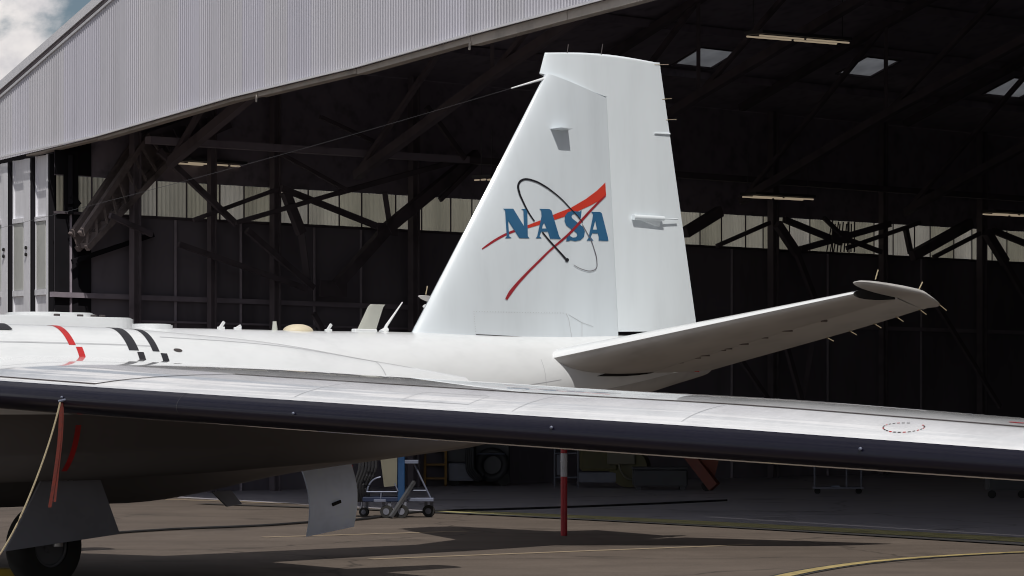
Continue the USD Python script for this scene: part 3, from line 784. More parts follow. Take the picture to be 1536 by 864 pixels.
fr = (Ht[0] - Hn[0]) / (Te_h[0] - Hn[0])
lowb = lambda c: lerp(Hn, Ht, c / fr) if c < fr else lerp(Ht, Te_h, (c - fr) / (1 - fr))
rud = trimesh.util.concatenate([
    sheet(lambda c: lerp((Hb[0], Hb[1] + .02), (Fb1[0], Fb1[1] - .01), c), lambda c: lerp(Ht, Te_h, c), nc=16, edge='x'),
    sheet(lowb, tip, nc=40, nr=28, round_top=True)])
# turn the rudder a few degrees about its hinge
axis = np.array([Ht[0] - Hb[0], 0, Ht[1] - Hb[1]]); axis /= np.linalg.norm(axis)
RUD = trimesh.transformations.rotation_matrix(math.radians(-6.5), axis, [Hb[0], 0, Hb[1]])
rud.apply_transform(RUD)
rudder = P_('rudder', rud, 'rudder_lit_white', smooth=40)

def fin_decal(poly_px, mat, nm, off=.004, step=.06):
    """A flat mark in photograph outlines laid on the port face of the fin."""
    geoms = getattr(poly_px, 'geoms', [poly_px])
    ms = []
    for g in geoms:
        g = g.simplify(.05)
        v, f = trimesh.creation.triangulate_polygon(g, engine='earcut')
        mm = tm(np.c_[v, np.zeros(len(v))], f)
        vv_, ff_ = trimesh.remesh.subdivide_to_size(mm.vertices, mm.faces, 6.0)
        T_ = np.full(len(vv_), .15)
        for _ in range(5):
            S_, Z_ = sz(vv_[:, 0], vv_[:, 1], T_)
            T_ = half(S_, Z_) + off
        ms.append(tm(L(S_, T_, Z_), ff_))
    return P_(nm, ms, mat, fin)
def zz1(pts):       # outlines measured on an enlargement of the emblem
    return [(715 + x / 7.314, 260 + y / 7.314) for x, y in pts]
N = Polygon(zz1([(290, 388), (402, 388), (520, 580), (512, 405), (486, 392), (548, 390), (556, 410), (562, 690), (580, 712), (468, 710), (345, 520), (358, 690), (384, 710), (312, 712), (330, 690), (312, 408)]))
A1 = Polygon(zz1([(688, 390), (800, 392), (822, 410), (906, 690), (926, 720), (806, 718), (802, 700), (782, 640), (708, 640), (690, 690), (715, 712), (648, 712), (664, 690), (712, 470), (708, 410)]),
             [zz1([(716, 605), (768, 605), (742, 545), (728, 560)])])
S1 = Polygon(zz1([(1150, 408), (1140, 492), (1122, 488), (1108, 455), (1076, 440), (1046, 452), (1038, 478), (1052, 500), (1110, 545), (1165, 590), (1186, 640), (1176, 695), (1140, 730), (1080, 742), (1030, 732), (1008, 742), (984, 742), (1000, 660), (1018, 662), (1024, 690), (1056, 708), (1092, 702), (1108, 680), (1096, 650), (1040, 612), (985, 570), (966, 520), (972, 465), (1000, 430), (1044, 414), (1090, 418), (1128, 424)])).buffer(.3)
A2 = Polygon(zz1([(1256, 424), (1356, 424), (1374, 440), (1440, 700), (1446, 742), (1338, 738), (1340, 700), (1330, 660), (1268, 658), (1252, 700), (1282, 738), (1206, 738), (1226, 710), (1266, 520), (1278, 450)]),
             [zz1([(1274, 618), (1322, 618), (1302, 520)])])
for g in (N, A1, S1, A2):
    fin_decal(g.buffer(0), 'logo_blue', 'letter', .0055)
def ribbon(pts, ws):
    p = np.array(zz1(pts)); w = np.array(ws) / 7.314
    k = np.r_[0, np.cumsum(np.linalg.norm(np.diff(p, axis=0), axis=1))]
    q2 = np.linspace(0, k[-1], 60)
    c = np.stack([PchipInterpolator(k, p[:, i])(q2) for i in (0, 1)], 1)
    ww = np.interp(q2, k, w)
    t_ = np.gradient(c, axis=0); t_ /= np.linalg.norm(t_, axis=1, keepdims=True)
    n_ = np.stack([-t_[:, 1], t_[:, 0]], 1)
    return Polygon(np.r_[c + n_ * ww[:, None] / 2, (c - n_ * ww[:, None] / 2)[::-1]]).buffer(0)
wing_red = Polygon(zz1([(1412, 100), (1420, 240), (1330, 340), (1322, 312), (1250, 352), (1100, 420), (980, 470), (850, 512), (760, 545), (560, 602), (556, 570), (700, 515), (880, 438), (1030, 380), (1200, 280), (1320, 190)])).buffer(0)
fin_decal(wing_red, 'logo_red', 'red_wing', .0042)
fin_decal(ribbon([(425, 628), (330, 665), (200, 735), (110, 795), (60, 830)], [26, 26, 26, 22, 14]), 'logo_dark_red', 'red_wing', .0042)
A_ = [(1415, 245), (1330, 325), (1220, 440), (1140, 530), (1010, 668), (930, 738), (850, 805)]
low = [(x, y + 658) for x, y in [(785, 205), (700, 290), (560, 430), (440, 560), (370, 650), (325, 725)]]
fin_decal(ribbon(A_ + low, [16, 22, 26, 28, 26, 24, 22, 22, 24, 26, 32, 40, 26]), 'logo_dark_red', 'red_swoosh', .0068)
orb1 = [(1165, 540), (1100, 460), (1020, 375), (940, 290), (840, 205), (740, 135), (640, 85), (540, 62), (480, 85), (455, 140), (470, 215), (510, 310), (560, 410), (635, 525)]
fin_decal(ribbon(orb1, [9, 10, 11, 13, 15, 17, 19, 21, 24, 24, 20, 17, 15, 14]), 'logo_black', 'orbit_ring', .0082)
fin_decal(ribbon([(722, 645), (800, 740), (900, 850), (975, 935)], [16, 17, 18, 22]), 'logo_black', 'orbit_ring', .0082)
fin_decal(Point(zz1([(992, 950)])[0]).buffer(2.9), 'logo_black', 'orbit_ball', .0086)
fin_decal(ribbon([(1160, 560), (1210, 650), (1255, 730), (1290, 830), (1318, 940), (1322, 1010), (1300, 1055), (1240, 1072), (1150, 1050), (1066, 1004)], [8, 8, 8, 8, 8, 9, 9, 9, 8, 6]), 'logo_grey', 'orbit_ring', .0082)
# access panel outline and seams low on the fin
def fin_line(pts, w, mat='seam_pale', nm='panel_seam', off=.003):
    fin_decal(LineString(pts).buffer(w / 2, cap_style='flat'), mat, nm, off)
for i in range(34):     # rivets along the panel edge
    x = 711 + i * 4.05
    fin_decal(Point(x, 467.3 + i * .07).buffer(.55), 'seam_pale', 'rivet', .003)
for i in range(9):
    fin_decal(Point(711 + i * .35, 471 + i * 3.7).buffer(.55), 'seam_pale', 'rivet', .003)
fin_line([(714, 501.5), (855, 509.5)], 1.0, 'seam')
fin_line([(849, 470), (853, 478), (858, 508)], .6)
fin_line([(853, 472), (873, 484), (890, 490)], .6)
fin_line([(873, 484), (873, 505)], .6)
# blades standing out of the fin and the rudder
def blade(px, py, chord, span, th, zdrop=0.0, sweep=0.0, nm='fin_blade', parent=None):
    s0, z0 = sz(px, py, .2)
    t0 = float(half(np.array(s0), np.array(z0))) - .01
    xs = np.array([0, .25, .6, 1.0]); up = np.array([0, 1, .8, 0]) * th / 2
    loop = np.r_[np.c_[xs, up], np.c_[xs[::-1][1:-1], -up[::-1][1:-1]]]
    secs = []
    for f in (0, .5, 1.0):
        cc = chord * (1 - .35 * f)
        secs.append(L(s0 + sweep * f + cc * loop[:, 0], t0 + span * f, z0 + zdrop * f + loop[:, 1] * (1 - .5 * f)))
    secs = np.array(secs)
    return P_(nm, [grid(secs, closed=True), fan(secs[-1])], 'fin_white', parent or fin, smooth=30)
blade(834, 192.5, .33, .17, .02, .01, .03)
def on_rudder(px, py, off=0.0):
    """A point on the turned rudder's port face, seen at this place on the fin's side."""
    s_, z_ = sz(px, py, .12)
    p = np.array([s_, -float(half(np.array(s_), np.array(z_))) - off, z_, 1.0])
    return (RUD @ p)[:3]
P_('rudder_horn', [tube([on_rudder(949, 326, .03), on_rudder(991, 328, .05)], [.036, .030], 10),
                   tube([on_rudder(990, 328, .05), on_rudder(1012, 329, .04)], .010, 6)], 'rudder_lit_white', rudder, smooth=50)
r0, r1 = on_rudder(956, 327, 0), on_rudder(986, 329, 0)
P_('rudder_bracket', trimesh.convex.convex_hull(np.array([r0, r1, r0 + (0, -.03, -.01), r1 + (0, -.06, -.01), r1 + (.02, -.02, -.09), r1 + (-.02, .02, -.10)])), 'rudder_lit_white', rudder)
for (px, py, ln) in ((986, 97, .20), (997, 149, .13), (1002, 180, .15)):
    q0 = on_rudder(px - 3, py)
    P_('static_wick', tube([q0, q0 + np.array([ln * 1.3, -.01, .02])], .0045, 6), 'cord', rudder)
q0, q1 = on_rudder(982, 200, .01), on_rudder(1004, 201, .005)
P_('trim_bracket', tube([q0, q1], [.008, .016], 6), 'rudder_lit_white', rudder)
for px in (862, 908):
    q0 = on_rudder(px, 77)
    P_('static_wick', tube([q0 + np.array([0, .01, -.04]), q0 + np.array([.03, .01, .10])], .006, 6), 'seam', rudder)
s0, z0 = sz(700, 505)
P_('hinge_fitting', box(Hb[0] - .06, Hb[0] + .06, -.05, .05, Hb[1] - .12, Hb[1] + .05, .015), 'fin_white', fin)
# dark slot under the rudder
P_('rudder_gap', box(Hb[0] - .55, Fb1[0] - .75, -.05, .05, 2.60, 2.66), 'dark_gap', fus)

# HF wire from the fin down to the spine
a, b = np.array([Hn[0] + .02, 0, Hn[1] - .06]), np.array([-10.6, 0, 2.62])
b_px = None
w_end = AW(-10.0, 0, 2.72)
wire = np.array([a + (np.array([-10.0, 0, 2.70]) - a) * f - np.array([0, 0, .10 * np.sin(np.pi * f)]) for f in np.linspace(0, 1, 30)])
P_('antenna_wire', tube(wire, .0018, 5), 'wire_grey', fin)
P_('wire_insulator', tube([wire[0], wire[0] + (wire[2] - wire[0]) * .75], [.018, .008], 8), 'white_paint', fin)

# tailplane (both sides), elevator with its raised horn at the tip
h_le = lambda t: 1.80 + .60 * (t - .45)
h_c = lambda t: 3.14 - .565 * (t - .45)
h_z = lambda t: 2.32 + .24 * (t - .45)
def stab_sec(t, x0, x1, n=16, scale=1.0):
    le, c, z = h_le(t), h_c(t), h_z(t)
    x = x0 + (x1 - x0) * np.linspace(0, 1, n) ** 1.5
    h = (.062 - .004 * t) * c * naca(x) * scale
    return np.concatenate([L(le + c * x, t, z + h), L(le + c * x[::-1], t, z - h[::-1])])
HX = .62
for side in (1, -1):
    m = np.array([1, side, 1])
    rows = np.array([stab_sec(t, 0, HX - .006) for t in np.linspace(.1, 3.65, 14)]) * m
    stab = P_('tailplane', grid(rows[:, :16]), 'white_paint', smooth=45)
    P_('shaded_lower_skin', grid(np.concatenate([rows[:, 15:], rows[:, :1]], 1)), 'lower_shade_grey', stab, smooth=45)  # tailplane underside, shade put into its grey
    P_('shaded_tip_rib', fan(rows[-1] + np.array([0, 0, 0])), 'dark_gap', stab)  # end cap blackened, the shadow in the gap put into its colour
    rows = [stab_sec(t, HX, 1.0) for t in np.linspace(.42, 3.675, 12)]
    el = [grid(np.array(rows), closed=True), fan(rows[0])]
    horn = []
    for t, le, te, k in ((3.675, 3.68, 5.07, 1.0), (3.73, 3.71, 5.07, 1.0), (3.80, 3.83, 5.08, .95), (3.86, 4.00, 5.08, .9), (3.92, 4.20, 5.06, .8), (3.965, 4.40, 5.02, .65), (3.99, 4.56, 4.95, .45), (4.0, 4.68, 4.86, .15)):
        z = h_z(t) - .22 * max(0, t - 3.75) ** 1.1
        x = np.linspace(0, 1, 16) ** 1.5
        h = .046 * naca(x) * k
        horn.append(np.concatenate([L(le + (te - le) * x, t, z + h), L(le + (te - le) * x[::-1], t, z - h[::-1])]))
    el += [grid(np.array(horn), closed=True), fan(horn[0]), fan(horn[-1])]
    el = trimesh.util.concatenate(el)
    h0 = np.array([h_le(.45) + h_c(.45) * HX, -.45, h_z(.45)])
    h1 = np.array([h_le(3.65) + h_c(3.65) * HX, -3.65, h_z(3.65)])
    ax = (h1 - h0) / np.linalg.norm(h1 - h0)
    back = np.cross(ax, [0, 0, 1.0]); back /= np.linalg.norm(back); back *= np.sign(back[0])
    bk = lambda v: ((v - h0) @ back) * np.tan(np.radians(4.2 + 4.2 * np.clip(-v[..., 1] / 3.7, 0, 1.1))) + np.maximum(0, (v - h0) @ back) * .20 * np.clip(-v[..., 1] / 3.9, 0, 1.1) ** 2
    el.vertices[:, 2] -= bk(el.vertices)
    el.vertices *= m
    elev = P_('elevator', el, 'lower_shade_grey', smooth=45)
    def tp_pt(s, t, dz=0):
        p = np.array([s, -t, h_z(t) - .22 * max(0, t - 3.75) ** 1.1 + dz, 1.0])
        q_ = p[:3]
        return (q_ - np.array([0, 0, float(bk(q_))])) * m
    for t in (2.25, 2.6, 2.97, 3.3, 3.64, 3.95):
        te = h_le(t) + h_c(t) if t < 3.68 else 5.04
        P_('static_wick', tube([tp_pt(te - .03, t), tp_pt(te + .10, t + .02, -.03)], .006, 6), 'cord', elev)
    P_('static_wick', tube([tp_pt(3.94, 3.81, .05), tp_pt(3.98, 3.82, .17)], .008, 6), 'cord', elev)
    P_('static_wick', tube([tp_pt(4.58, 3.97, .02), tp_pt(4.63, 3.99, .12)], .008, 6), 'cord', elev)
    # hinge brackets and worn marks under the hinge line
    for i, t in enumerate(np.array([.85, 1.08, 1.2, 1.42, 1.5, 1.72, 1.98, 2.3, 2.75])):
        c = h_c(t); s = h_le(t) + c * HX
        z = h_z(t) - .055 * c * naca(np.array([HX]))[0]
        w_ = (.10, .06, .14, .05, .09)[i % 5]
        P_('hinge_bracket', box(s - w_, s + .03, -side * t - .02, -side * t + .03 + .03 * (i % 2), z - .010 - .004 * (i % 3), z + .02, .005), 'bracket', stab)
# slot where the tailplane pivots, with a red lock
S = np.linspace(2.6, 4.8, 20)
slot = np.stack([np.stack([fus_pt(s, np.radians(90 - 0), .006) for s in S]) + np.c_[np.zeros((20, 2)), .07 * np.sin(np.linspace(0, np.pi, 20))[:, None]],
                 np.stack([fus_pt(s, np.radians(90 + 0), .006) for s in S]) - np.c_[np.zeros((20, 2)), .075 * np.sin(np.linspace(0, np.pi, 20))[:, None]]], 1)
P_('tailplane_slot', grid(slot), 'dark_gap', fus)
P_('lock_flag', box(4.72, 4.80, -.34, -.30, 2.19, 2.29, .01), 'logo_red', fus)

# things along the spine
def spine(s0, s1, hw, z0, z1, nm, mat='white_paint', bev=.02):
    pl = LineString([(s0 + hw, 0), (s1 - hw, 0)]).buffer(hw, quad_segs=10)
    e = trimesh.creation.extrude_polygon(pl, z1 - z0); e.apply_translation((0, 0, z0))
    e2 = trimesh.creation.extrude_polygon(pl.buffer(-bev), .012); e2.apply_translation((0, 0, z1))
    return P_(nm, [e, e2], mat, fus)
spine(solve_s(8, 0) - .9, solve_s(186, 0), .45, 2.52, 2.695, 'dorsal_fairing')
spine(solve_s(18, 0), solve_s(131, 0), .36, 2.695, 2.74, 'dorsal_cover')
spine(solve_s(203, 0), solve_s(253, 0), .2, 2.58, 2.645, 'dorsal_plate')
for px in (50, 85, 105, 118):
    s0 = solve_s(px, 0)
    P_('latch', box(s0 - .03, s0 + .03, -.42, -.38, 2.70, 2.73, .005), 'seam', fus)
def spine_blade(px, y1, c0, c1, rake, thk, mat='antenna_beige', nm='blade_antenna'):
    s0 = solve_s(px, 0); d = A0[1] + s0 * SA; z1 = EYE + (600 - y1) / F * d
    secs = []
    for f in (0, .9, 1.0):
        cc = c0 + (c1 - c0) * f
        lo_ = np.array([(0, 0), (.3, .5), (1, 0), (.3, -.5)]) * np.array([cc, thk * (1 if f < 1 else .6)])
        secs.append(np.c_[s0 + rake * f + lo_[:, 0] + (.02 if f == 1 else 0), lo_[:, 1], np.full(4, 2.60 + (z1 - 2.60) * f)])
    secs = np.array(secs)
    return P_(nm, [grid(secs, closed=True), fan(secs[-1])], mat, fus, smooth=20)
spine_blade(533, 455.5, .31, .24, .22, .03)
P_('antenna_foot', box(solve_s(530, 0), solve_s(563, 0), -.04, .04, 2.6, 2.655, .01), 'white_paint', fus)
s0 = solve_s(575, 0)
P_('whip_antenna', tube([(s0, 0, 2.6), (s0 + .05, 0, 2.70), (s0 + .31, 0, 2.98)], [.03, .018, .007], 8), 'white_paint', fus)
P_('whip_antenna', tube([(s0 - .02, 0, 2.61), (s0 + .06, 0, 2.66)], [.05, .03], 8), 'white_paint', fus)
s0 = solve_s(447, 0)
dm = trimesh.creation.icosphere(subdivisions=3, radius=1.0); dm.apply_scale((.20, .14, .085)); dm.apply_translation((s0, 0, 2.61))
P_('antenna_dome', dm, 'cream', fus, smooth=True)
P_('mast', tube([(solve_s(412, 0), 0, 2.6), (solve_s(412, 0), 0, 2.72)], [.035, .022], 8), 'antenna_beige', fus)
for px, hh in ((333, .07), (358, .03), (494, .07)):
    s0 = solve_s(px, 0)
    P_('small_fitting', [box(s0 - .06, s0 + .03, -.02, .02, 2.6, 2.645, .005), bar((s0 - .03, 0, 2.63), (s0 + .03, 0, 2.63 + hh), .02, .03)], 'white_paint', fus)

# fin root and panel seams on the fuselage
for s0 in (1.6,):
    a_ = np.radians(np.linspace(60, 140, 24))
    P_('panel_seam', grid(np.stack([fus_pt(s0 - .004, a_, .002), fus_pt(s0 + .004, a_, .002)], 1)), 'seam_pale', fus)
S = np.linspace(-1.5, 1.9, 20)
P_('panel_seam', grid(np.stack([fus_pt(S, np.radians(86.5), .002), fus_pt(S, np.radians(87.2), .002)], 1)), 'seam_pale', fus)
S = np.linspace(-4, 4, 30)
P_('panel_seam', grid(np.stack([fus_pt(S, np.radians(112), .002), fus_pt(S, np.radians(112.8), .002)], 1)), 'seam_pale', fus)

# landing gear
def plate(quad, t, thk, mat, nm, parent=None, curve=0.0, n=8):
    """A plate given by its outline in the photograph, standing in the plane at port distance t."""
    q_ = np.array(quad, float)
    a_ = np.linspace(0, 1, n)
    top_ = q_[0] + (q_[1] - q_[0]) * a_[:, None]; bot_ = q_[3] + (q_[2] - q_[3]) * a_[:, None]
    rows = []
    for f in np.linspace(0, 1, n):
        p = top_ + (bot_ - top_) * f
        S_, Z_ = sz(p[:, 0], p[:, 1], t)
        rows.append(L(S_, t + curve * np.sin(np.pi * f) , Z_))
    Pp = np.array(rows); Pq = Pp + np.array([0, thk, 0])
    e = [grid(Pp), grid(Pq[:, ::-1]), grid(np.stack([Pp[0], Pq[0]])), grid(np.stack([Pp[-1], Pq[-1]])), grid(np.stack([Pp[:, 0], Pq[:, 0]])), grid(np.stack([Pp[:, -1], Pq[:, -1]]))]
    return P_(nm, e, mat, parent)
for side in (1, -1):
    gs, gt = -7.15, 2.45
    leg = P_('gear_leg', tube([(gs, -side * gt, .42), (gs + .02, -side * gt, 1.2), (gs + .05, -side * gt, 1.9)], [.05, .075, .09], 12), 'bare_metal', smooth=50)
    P_('torque_link', [bar((gs + .05, -side * gt, .55), (gs + .28, -side * gt, .8), .08, .04), bar((gs + .28, -side * gt, .8), (gs + .05, -side * gt, 1.05), .08, .04)], 'gear_grey', leg)
    wc = np.array([gs, -side * (gt - .22), .415])
    # tyre as a body of revolution
    pr = np.array([(.20, -.12), (.30, -.125), (.37, -.11), (.405, -.07), (.415, -.02), (.415, .02), (.405, .07), (.37, .11), (.30, .125), (.20, .12)])
    aa = np.linspace(0, 2 * np.pi, 40)
    Pt = wc + np.stack([np.cos(aa)[:, None] * pr[:, 0], np.broadcast_to(pr[:, 1], (40, 10)), np.sin(aa)[:, None] * pr[:, 0]], -1)
    wh = P_('wheel', grid(Pt), 'tyre', leg, smooth=50)
    P_('rim', [disc(wc + np.array([0, 0, 0]), .205, .16), torus(wc + np.array([0, -.09 * side, 0]), .19, .018), disc(wc + np.array([0, -.09 * side, 0]), .06, .08)], 'rim', leg, smooth=40)
plate([(62, 722), (151, 720), (180, 801), (8, 827)], 2.75, .03, 'gear_grey', 'gear_door')  # white door in dark grey, its shade put into the colour
cd = plate([(452, 700), (524, 686), (531, 790), (461, 805)], -.6, .025, 'door_skin', 'curved_gear_door', curve=.10, n=14)
sl = np.array([sz(498, 757, -.5), sz(510, 752, -.5)])
P_('door_slot', bar((sl[0, 0], .49, sl[0, 1]), (sl[1, 0], .49, sl[1, 1]), .02, .035), 'dark_gap', cd)
P_('door_rod', tube([(-7.2, -2.72, 1.05), (-7.12, -2.5, 1.35)], .02, 8), 'bare_metal', None)
P_('gear_bay', box(-7.9, -6.4, -2.9, -1.2, 1.62, 1.66), 'dark_gap')
# belly blade
q_ = np.array([sz(318, 738, 0), sz(346, 736, 0), sz(362, 756, 0), sz(340, 760, 0)])
bp = trimesh.creation.extrude_polygon(Polygon([(a, b) for a, b in q_]), .03)
bp.vertices = np.c_[bp.vertices[:, 0], bp.vertices[:, 2] - .015, bp.vertices[:, 1]]
P_('belly_antenna', bp, 'gear_grey', fus)

# ------------------------------------------------------------------ streamer and cord hanging from the wing
tS = 5.5
hook = AW(float(w_le(tS)) - .02, tS, float(w_z(tS)) - .02)
sc = hook[1] / F
t = thing('warning_streamer', 'faded red fabric streamer hanging from the black wing edge', 'streamer', tuple(hook))
o = lambda nm, m, mat: obj(nm, m, mat, t, world=True)
def ribbon3(pts, w):
    p = smooth_line(pts, 24)
    wv = np.array([1.0, .25, 0]) * w / 2
    g1 = np.stack([p - wv, p + wv], 1)
    return [grid(g1), grid(g1[:, ::-1] + np.array([0, .002, 0]))]
o('strap', ribbon3([hook, hook + np.array([-2, 0, -48]) * sc, hook + np.array([-9, 0, -108]) * sc, hook + np.array([-17, 0, -158]) * sc], 5.0 * sc), 'streamer_red')
o('strap', ribbon3([hook + np.array([2 * sc, .02, 0]), hook + np.array([.5 * sc, .03, -45 * sc]), hook + np.array([-5 * sc, .03, -100 * sc]), hook + np.array([-10 * sc, .02, -150 * sc])], 3.5 * sc), 'streamer_red')
o('toggle', tube([hook + np.array([-4, 0, 1]) * sc, hook + np.array([12, -.3, 5]) * sc], .012, 8), 'silver')
cd2 = smooth_line([hook + np.array([-1, -1, 0]) * sc, hook + np.array([-42, -6, -130]) * sc, hook + np.array([-95, -10, -235]) * sc, hook + np.array([-150, -10, -290]) * sc], 30)
cd2[:, 2] = np.maximum(cd2[:, 2], .02)
obj('tie_cord', tube(cd2, .0085, 6), 'cord', label='thin beige cord running from the wing edge down to the ground', category='cord')

# ------------------------------------------------------------------ ground objects near the aircraft
b = ground(846, 804)
t = thing('striped_pole', 'red and white striped pole standing on the apron beyond the wing', 'pole', tuple(b))
o = lambda nm, m, mat: obj(nm, m, mat, t)
zc = [0.004, .80, 1.115, 1.42]
for i in range(3):
    o('band', tube([(0, 0, zc[i]), (0, 0, zc[i + 1] - .002)], .044, 16), 'pole_white' if i % 2 else 'pole_red')
o('ring', torus((0, 0, 1.0), .046, .006, (0, 0, 1.0) if False else (0, 1e-3, 1), 20, 6), 'pole_white')

b = ground(6, 880)
t = thing('wheel_chock', 'yellow wheel chock on the ground at the lower left corner', 'wheel chock', tuple(b))
ck = trimesh.creation.extrude_polygon(Polygon([(-.22, 0), (.2, 0), (.12, .17), (-.12, .17)]), .3)
ck.vertices = np.c_[ck.vertices[:, 0], ck.vertices[:, 2], ck.vertices[:, 1]]
obj('block', ck, 'chock_yellow', t)
obj('rope', tube([(.1, -.01, .1), (.25, -.05, .03), (.4, -.05, .02)], .01, 6), 'cord', t)

cable = [ground(150, 803.5), ground(260, 796), ground(400, 790), ground(470, 785), ground(540, 781), ground(590, 774), ground(640, 769), ground(760, 765.5), ground(900, 760.5), ground(1090, 752)]
cp = smooth_line(cable, 90); cp[:, 2] = .022
obj('power_cable', tube(cp, .018, 8), 'hose_black', label='black cable lying across the apron into the hangar', category='cable')

# blue service cart
b = ground(598, 776)
m_ = b[1] / F
t = thing('service_cart', 'blue wheeled service cart with white braces behind the fuselage', 'cart', tuple(b))  # cart colours are darkened, hangar shade is put into them
o = lambda nm, m, mat, **k: obj(nm, m, mat, t, **k)
X = lambda px: (px - 598) * m_
Zc = lambda py: (776 - py) * m_
for px, dy, r in ((545, .25, .075), (581, -.25, .10), (604, -.35, .105), (643, .1, .095)):
    cst = o('caster', [disc((X(px), dy, r), r, .06, (.25, .97, 0))], 'tyre', smooth=30)
    obj('fork', [bar((X(px) - .045, dy, r), (X(px) - .045, dy, Zc(752)), .012, .05), bar((X(px) + .045, dy, r), (X(px) + .045, dy, Zc(752)), .012, .05), disc((X(px), dy, r), r * .5, .075, (.25, .97, 0))], 'machine_grey', cst)
o('deck', box(X(545), X(604), -.28, .3, Zc(752), Zc(745), .01), 'cart_navy')
o('post', box(X(597.5), X(608), -.30, -.20, Zc(752), 1.75, .012), 'cart_blue')
o('beam', box(X(611), X(651), -.2, .25, Zc(752), Zc(747), .01), 'silver')
o('rail', tube([(X(551), -.28, Zc(737)), (X(598), -.28, Zc(737))], .012, 8), 'silver')
o('rail', tube([(X(573), -.28, Zc(737)), (X(572), -.28, Zc(747))], .010, 8), 'silver')
o('foot_plate', box(X(562), X(580), -.32, -.28, Zc(752), Zc(748), .004), 'silver')
o('handle', tube(smooth_line([(X(552), -.26, Zc(736)), (X(556), -.27, Zc(725)), (X(563), -.27, Zc(718)), (X(572), -.26, Zc(715))], 14), .014, 8), 'silver')
o('brace', tube([(X(621), -.15, Zc(694)), (X(647), -.15, Zc(748))], .014, 8), 'silver')
o('brace', tube([(X(617), -.2, Zc(735)), (X(640), -.2, Zc(735))], .009, 8), 'silver')
o('brace', tube([(X(593), -.3, Zc(724)), (X(598), -.3, Zc(736))], .010, 8), 'silver')
o('tow_bar', bar((X(622), -.2, Zc(722)), (X(588), -.55, Zc(774)), .05, .05), 'machine_dark')
o('container', trimesh.convex.convex_hull(np.array([(X(x), y, Zc(z)) for x, z in ((569, 668), (597, 668), (596, 728), (577, 730)) for y in (-.22, .15)])), 'beige_box')
o('tray', box(X(606), X(628), -.25, .1, Zc(695), Zc(690), .005), 'silver')
for i in range(6):
    o('hose', tube(smooth_line([(X(536 + 5 * i), .1 - .06 * i, 1.3), (X(540 + 5 * i), -.1 - .03 * i, .8), (X(531 + 4.5 * i), -.1, .45), (X(538 + 3 * i), 0, Zc(752))], 16), .022, 7), 'hose_black')
o('flag', box(X(523), X(530), -.3, -.28, Zc(712), Zc(697)), 'red_paint')

# yellow stand, machine, frame, tank and other equipment along the side wall
def wall_base(px, py):
    return ground(px, py)
b = ground(656, 729); m_ = b[1] / F
t = thing('maintenance_steps', 'yellow maintenance steps with dark treads against the side wall', 'steps', tuple(b))
X = lambda px: (px - 656) * m_
Zc = lambda py: (729 - py) * m_
for sx in (638, 669):
    obj('side_rail', bar((X(sx), -.35, .02), (X(sx) - .0, .35, 1.9), .05, .14), 'ladder_yellow', t)
    obj('post', bar((X(sx), .35, 0), (X(sx), .35, 2.0), .05, .05), 'ladder_yellow', t)
for i in range(6):
    z = .15 + .29 * i
    obj('tread', box(X(638), X(669), -.35 + .11 * i, -.12 + .11 * i, z, z + .04), 'ladder_yellow', t)
b = ground(714, 729); m_ = b[1] / F
t = thing('ground_power_unit', 'grey ground power machine with black hoses and round fan', 'machine', tuple(b))
X = lambda px: (px - 714) * m_
Zc = lambda py: (729 - py) * m_
obj('body', box(X(672), X(712), -.2, .5, Zc(721), Zc(694), .03), 'machine_grey', t)
obj('cabinet', box(X(664), X(705), -.1, .5, Zc(693), 1.5, .03), 'machine_dark', t)
obj('rear_cabinet', box(X(712), X(765), .2, .8, .1, 1.45, .03), 'machine_dark', t)
obj('fan_ring', torus((X(738), -.1, Zc(697)), 20 * m_, .09, (0, 1, 0)), 'hose_black', t, smooth=60)
obj('fan_cover', disc((X(741), -.05, Zc(699)), 15 * m_, .08, (.1, 1, 0)), 'machine_dark', t)
for i in range(4):
    obj('hose', tube(smooth_line([(X(704 + 2 * i), -.3, 1.3), (X(701 + 3 * i), -.4, Zc(700)), (X(706 + 4 * i), -.4, Zc(712)), (X(718 + 2 * i), -.35, Zc(720 - i)), (X(722 + i), -.3, Zc(712))], 24), .035, 8), 'hose_black', t, smooth=60)
obj('bar', tube([(X(716), -.25, Zc(680.5)), (X(758), -.25, Zc(680.5))], .012, 6), 'silver', t)
for px in (680, 756):
    obj('wheel', disc((X(px), -.1, .13), .13, .09), 'tyre', t)
b = ground(850, 731); m_ = b[1] / F
t = thing('tubular_stand', 'grey tubular frame stand behind the striped pole', 'stand', tuple(b))
X = lambda px: (px - 850) * m_
Zc = lambda py: (731 - py) * m_
for px in (832, 867):
    for y in (-.2, .25):
        obj('leg', tube([(X(px), y, 0), (X(px), y, 1.3)], .016, 8), 'machine_grey', t)
for z in (Zc(716), Zc(680), 1.29):
    obj('rail', tube([(X(832), -.2, z), (X(867), -.2, z)], .014, 8), 'machine_grey', t)
    obj('rail', tube([(X(832), .25, z), (X(867), .25, z)], .014, 8), 'machine_grey', t)
obj('panel', box(X(835), X(841), -.18, -.15, Zc(712), Zc(682)), 'machine_grey', t)
b = ground(905, 732); m_ = b[1] / F
t = thing('olive_tank_unit', 'olive tank unit on a grey base with curved hose', 'machine', tuple(b))
X = lambda px: (px - 905) * m_
Zc = lambda py: (732 - py) * m_
obj('tank', box(X(870), X(927), -.25, .6, Zc(706), 1.5, .05), 'olive', t)
obj('lid', box(X(910), X(952), -.35, .4, Zc(696), Zc(670), .02), 'beige_box', t)
obj('base', box(X(868), X(926), -.2, .5, .12, Zc(708), .02), 'machine_grey', t)
obj('drum', disc((X(945), 0, .42), .40, .5, (.2, 1, 0)), 'olive', t, smooth=30)
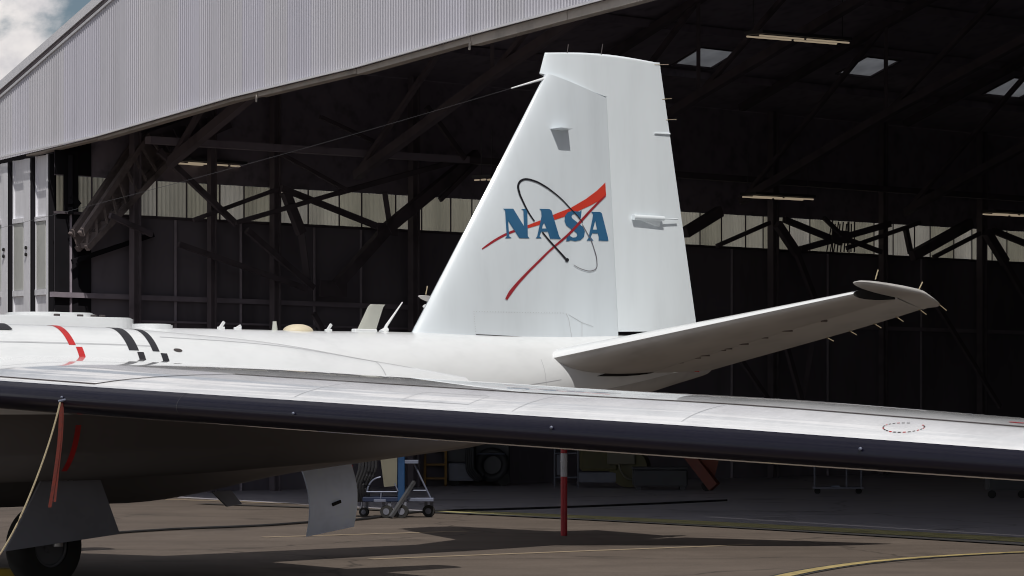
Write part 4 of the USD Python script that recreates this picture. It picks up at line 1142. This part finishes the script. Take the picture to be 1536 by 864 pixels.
obj('hose', tube(smooth_line([(X(928), -.35, Zc(697)), (X(933), -.4, Zc(710)), (X(944), -.4, Zc(718)), (X(960), -.35, Zc(718))], 16), .022, 7), 'beige_box', t, smooth=60)
b = ground(1050, 737); m_ = b[1] / F
t = thing('orange_tow_head', 'dark orange tow bar leaning in the shade of the hangar', 'tow bar', tuple(b))
X = lambda px: (px - 1050) * m_
Zc = lambda py: (737 - py) * m_
obj('bar', bar((X(1030), .1, Zc(676)), (X(1071), -.2, Zc(730)), .16, .22), 'orange', t)
obj('head', trimesh.convex.convex_hull(np.array([(X(x), y, Zc(z)) for x, z in ((1044, 690), (1078, 690), (1070, 722), (1052, 712)) for y in (-.05, .25)])), 'orange', t)
obj('wheel', disc((X(1060), .05, .1), .1, .07), 'tyre', t)
b = ground(990, 735); m_ = b[1] / F
t = thing('grey_storage_bin', 'low grey bin beside the dark orange tow bar', 'bin', tuple(b))
obj('body', box(-.55, .55, -.3, .4, .08, .42, .03), 'machine_dark', t)
obj('lid', box(-.57, .57, -.32, .42, .425, .47, .01), 'machine_dark', t)
obj('skid', [box(-.5, -.4, -.25, .35, 0, .08), box(.4, .5, -.25, .35, 0, .08)], 'machine_dark', t)
b = ground(1255, 741); m_ = b[1] / F
t = thing('rolling_rack', 'dark metal rolling rack right of centre below the wing', 'rack', tuple(b))
X = lambda px: (px - 1255) * m_
Zc = lambda py: (741 - py) * m_
for px in (1222, 1270, 1292):
    obj('post', tube([(X(px), 0, .1), (X(px), 0, 1.2)], .018, 8), 'machine_grey', t)
obj('shelf', box(X(1220), X(1294), -.25, .25, Zc(733), Zc(730), .006), 'machine_grey', t)
obj('shelf', box(X(1220), X(1294), -.25, .25, 1.18, 1.22, .006), 'machine_grey', t)
obj('tray', box(X(1247), X(1258), -.2, 0, Zc(730), Zc(728)), 'silver', t)
for px in (1226, 1288):
    obj('wheel', disc((X(px), 0, .06), .06, .05), 'tyre', t)
b = ground(1508, 747); m_ = b[1] / F
t = thing('tool_trolley', 'dark tool trolley at the right edge below the wing', 'trolley', tuple(b))
obj('body', box(-.35, .35, -.25, .25, .15, .75, .02), 'machine_dark', t)
obj('top', box(-.38, .38, -.28, .28, .752, .79, .01), 'machine_grey', t)
for x in (-.28, .28):
    obj('wheel', disc((x, -.2, .075), .075, .05), 'tyre', t)
    obj('handle', tube([(x, -.29, .5), (x, -.33, .5)], .012, 6), 'silver', t)
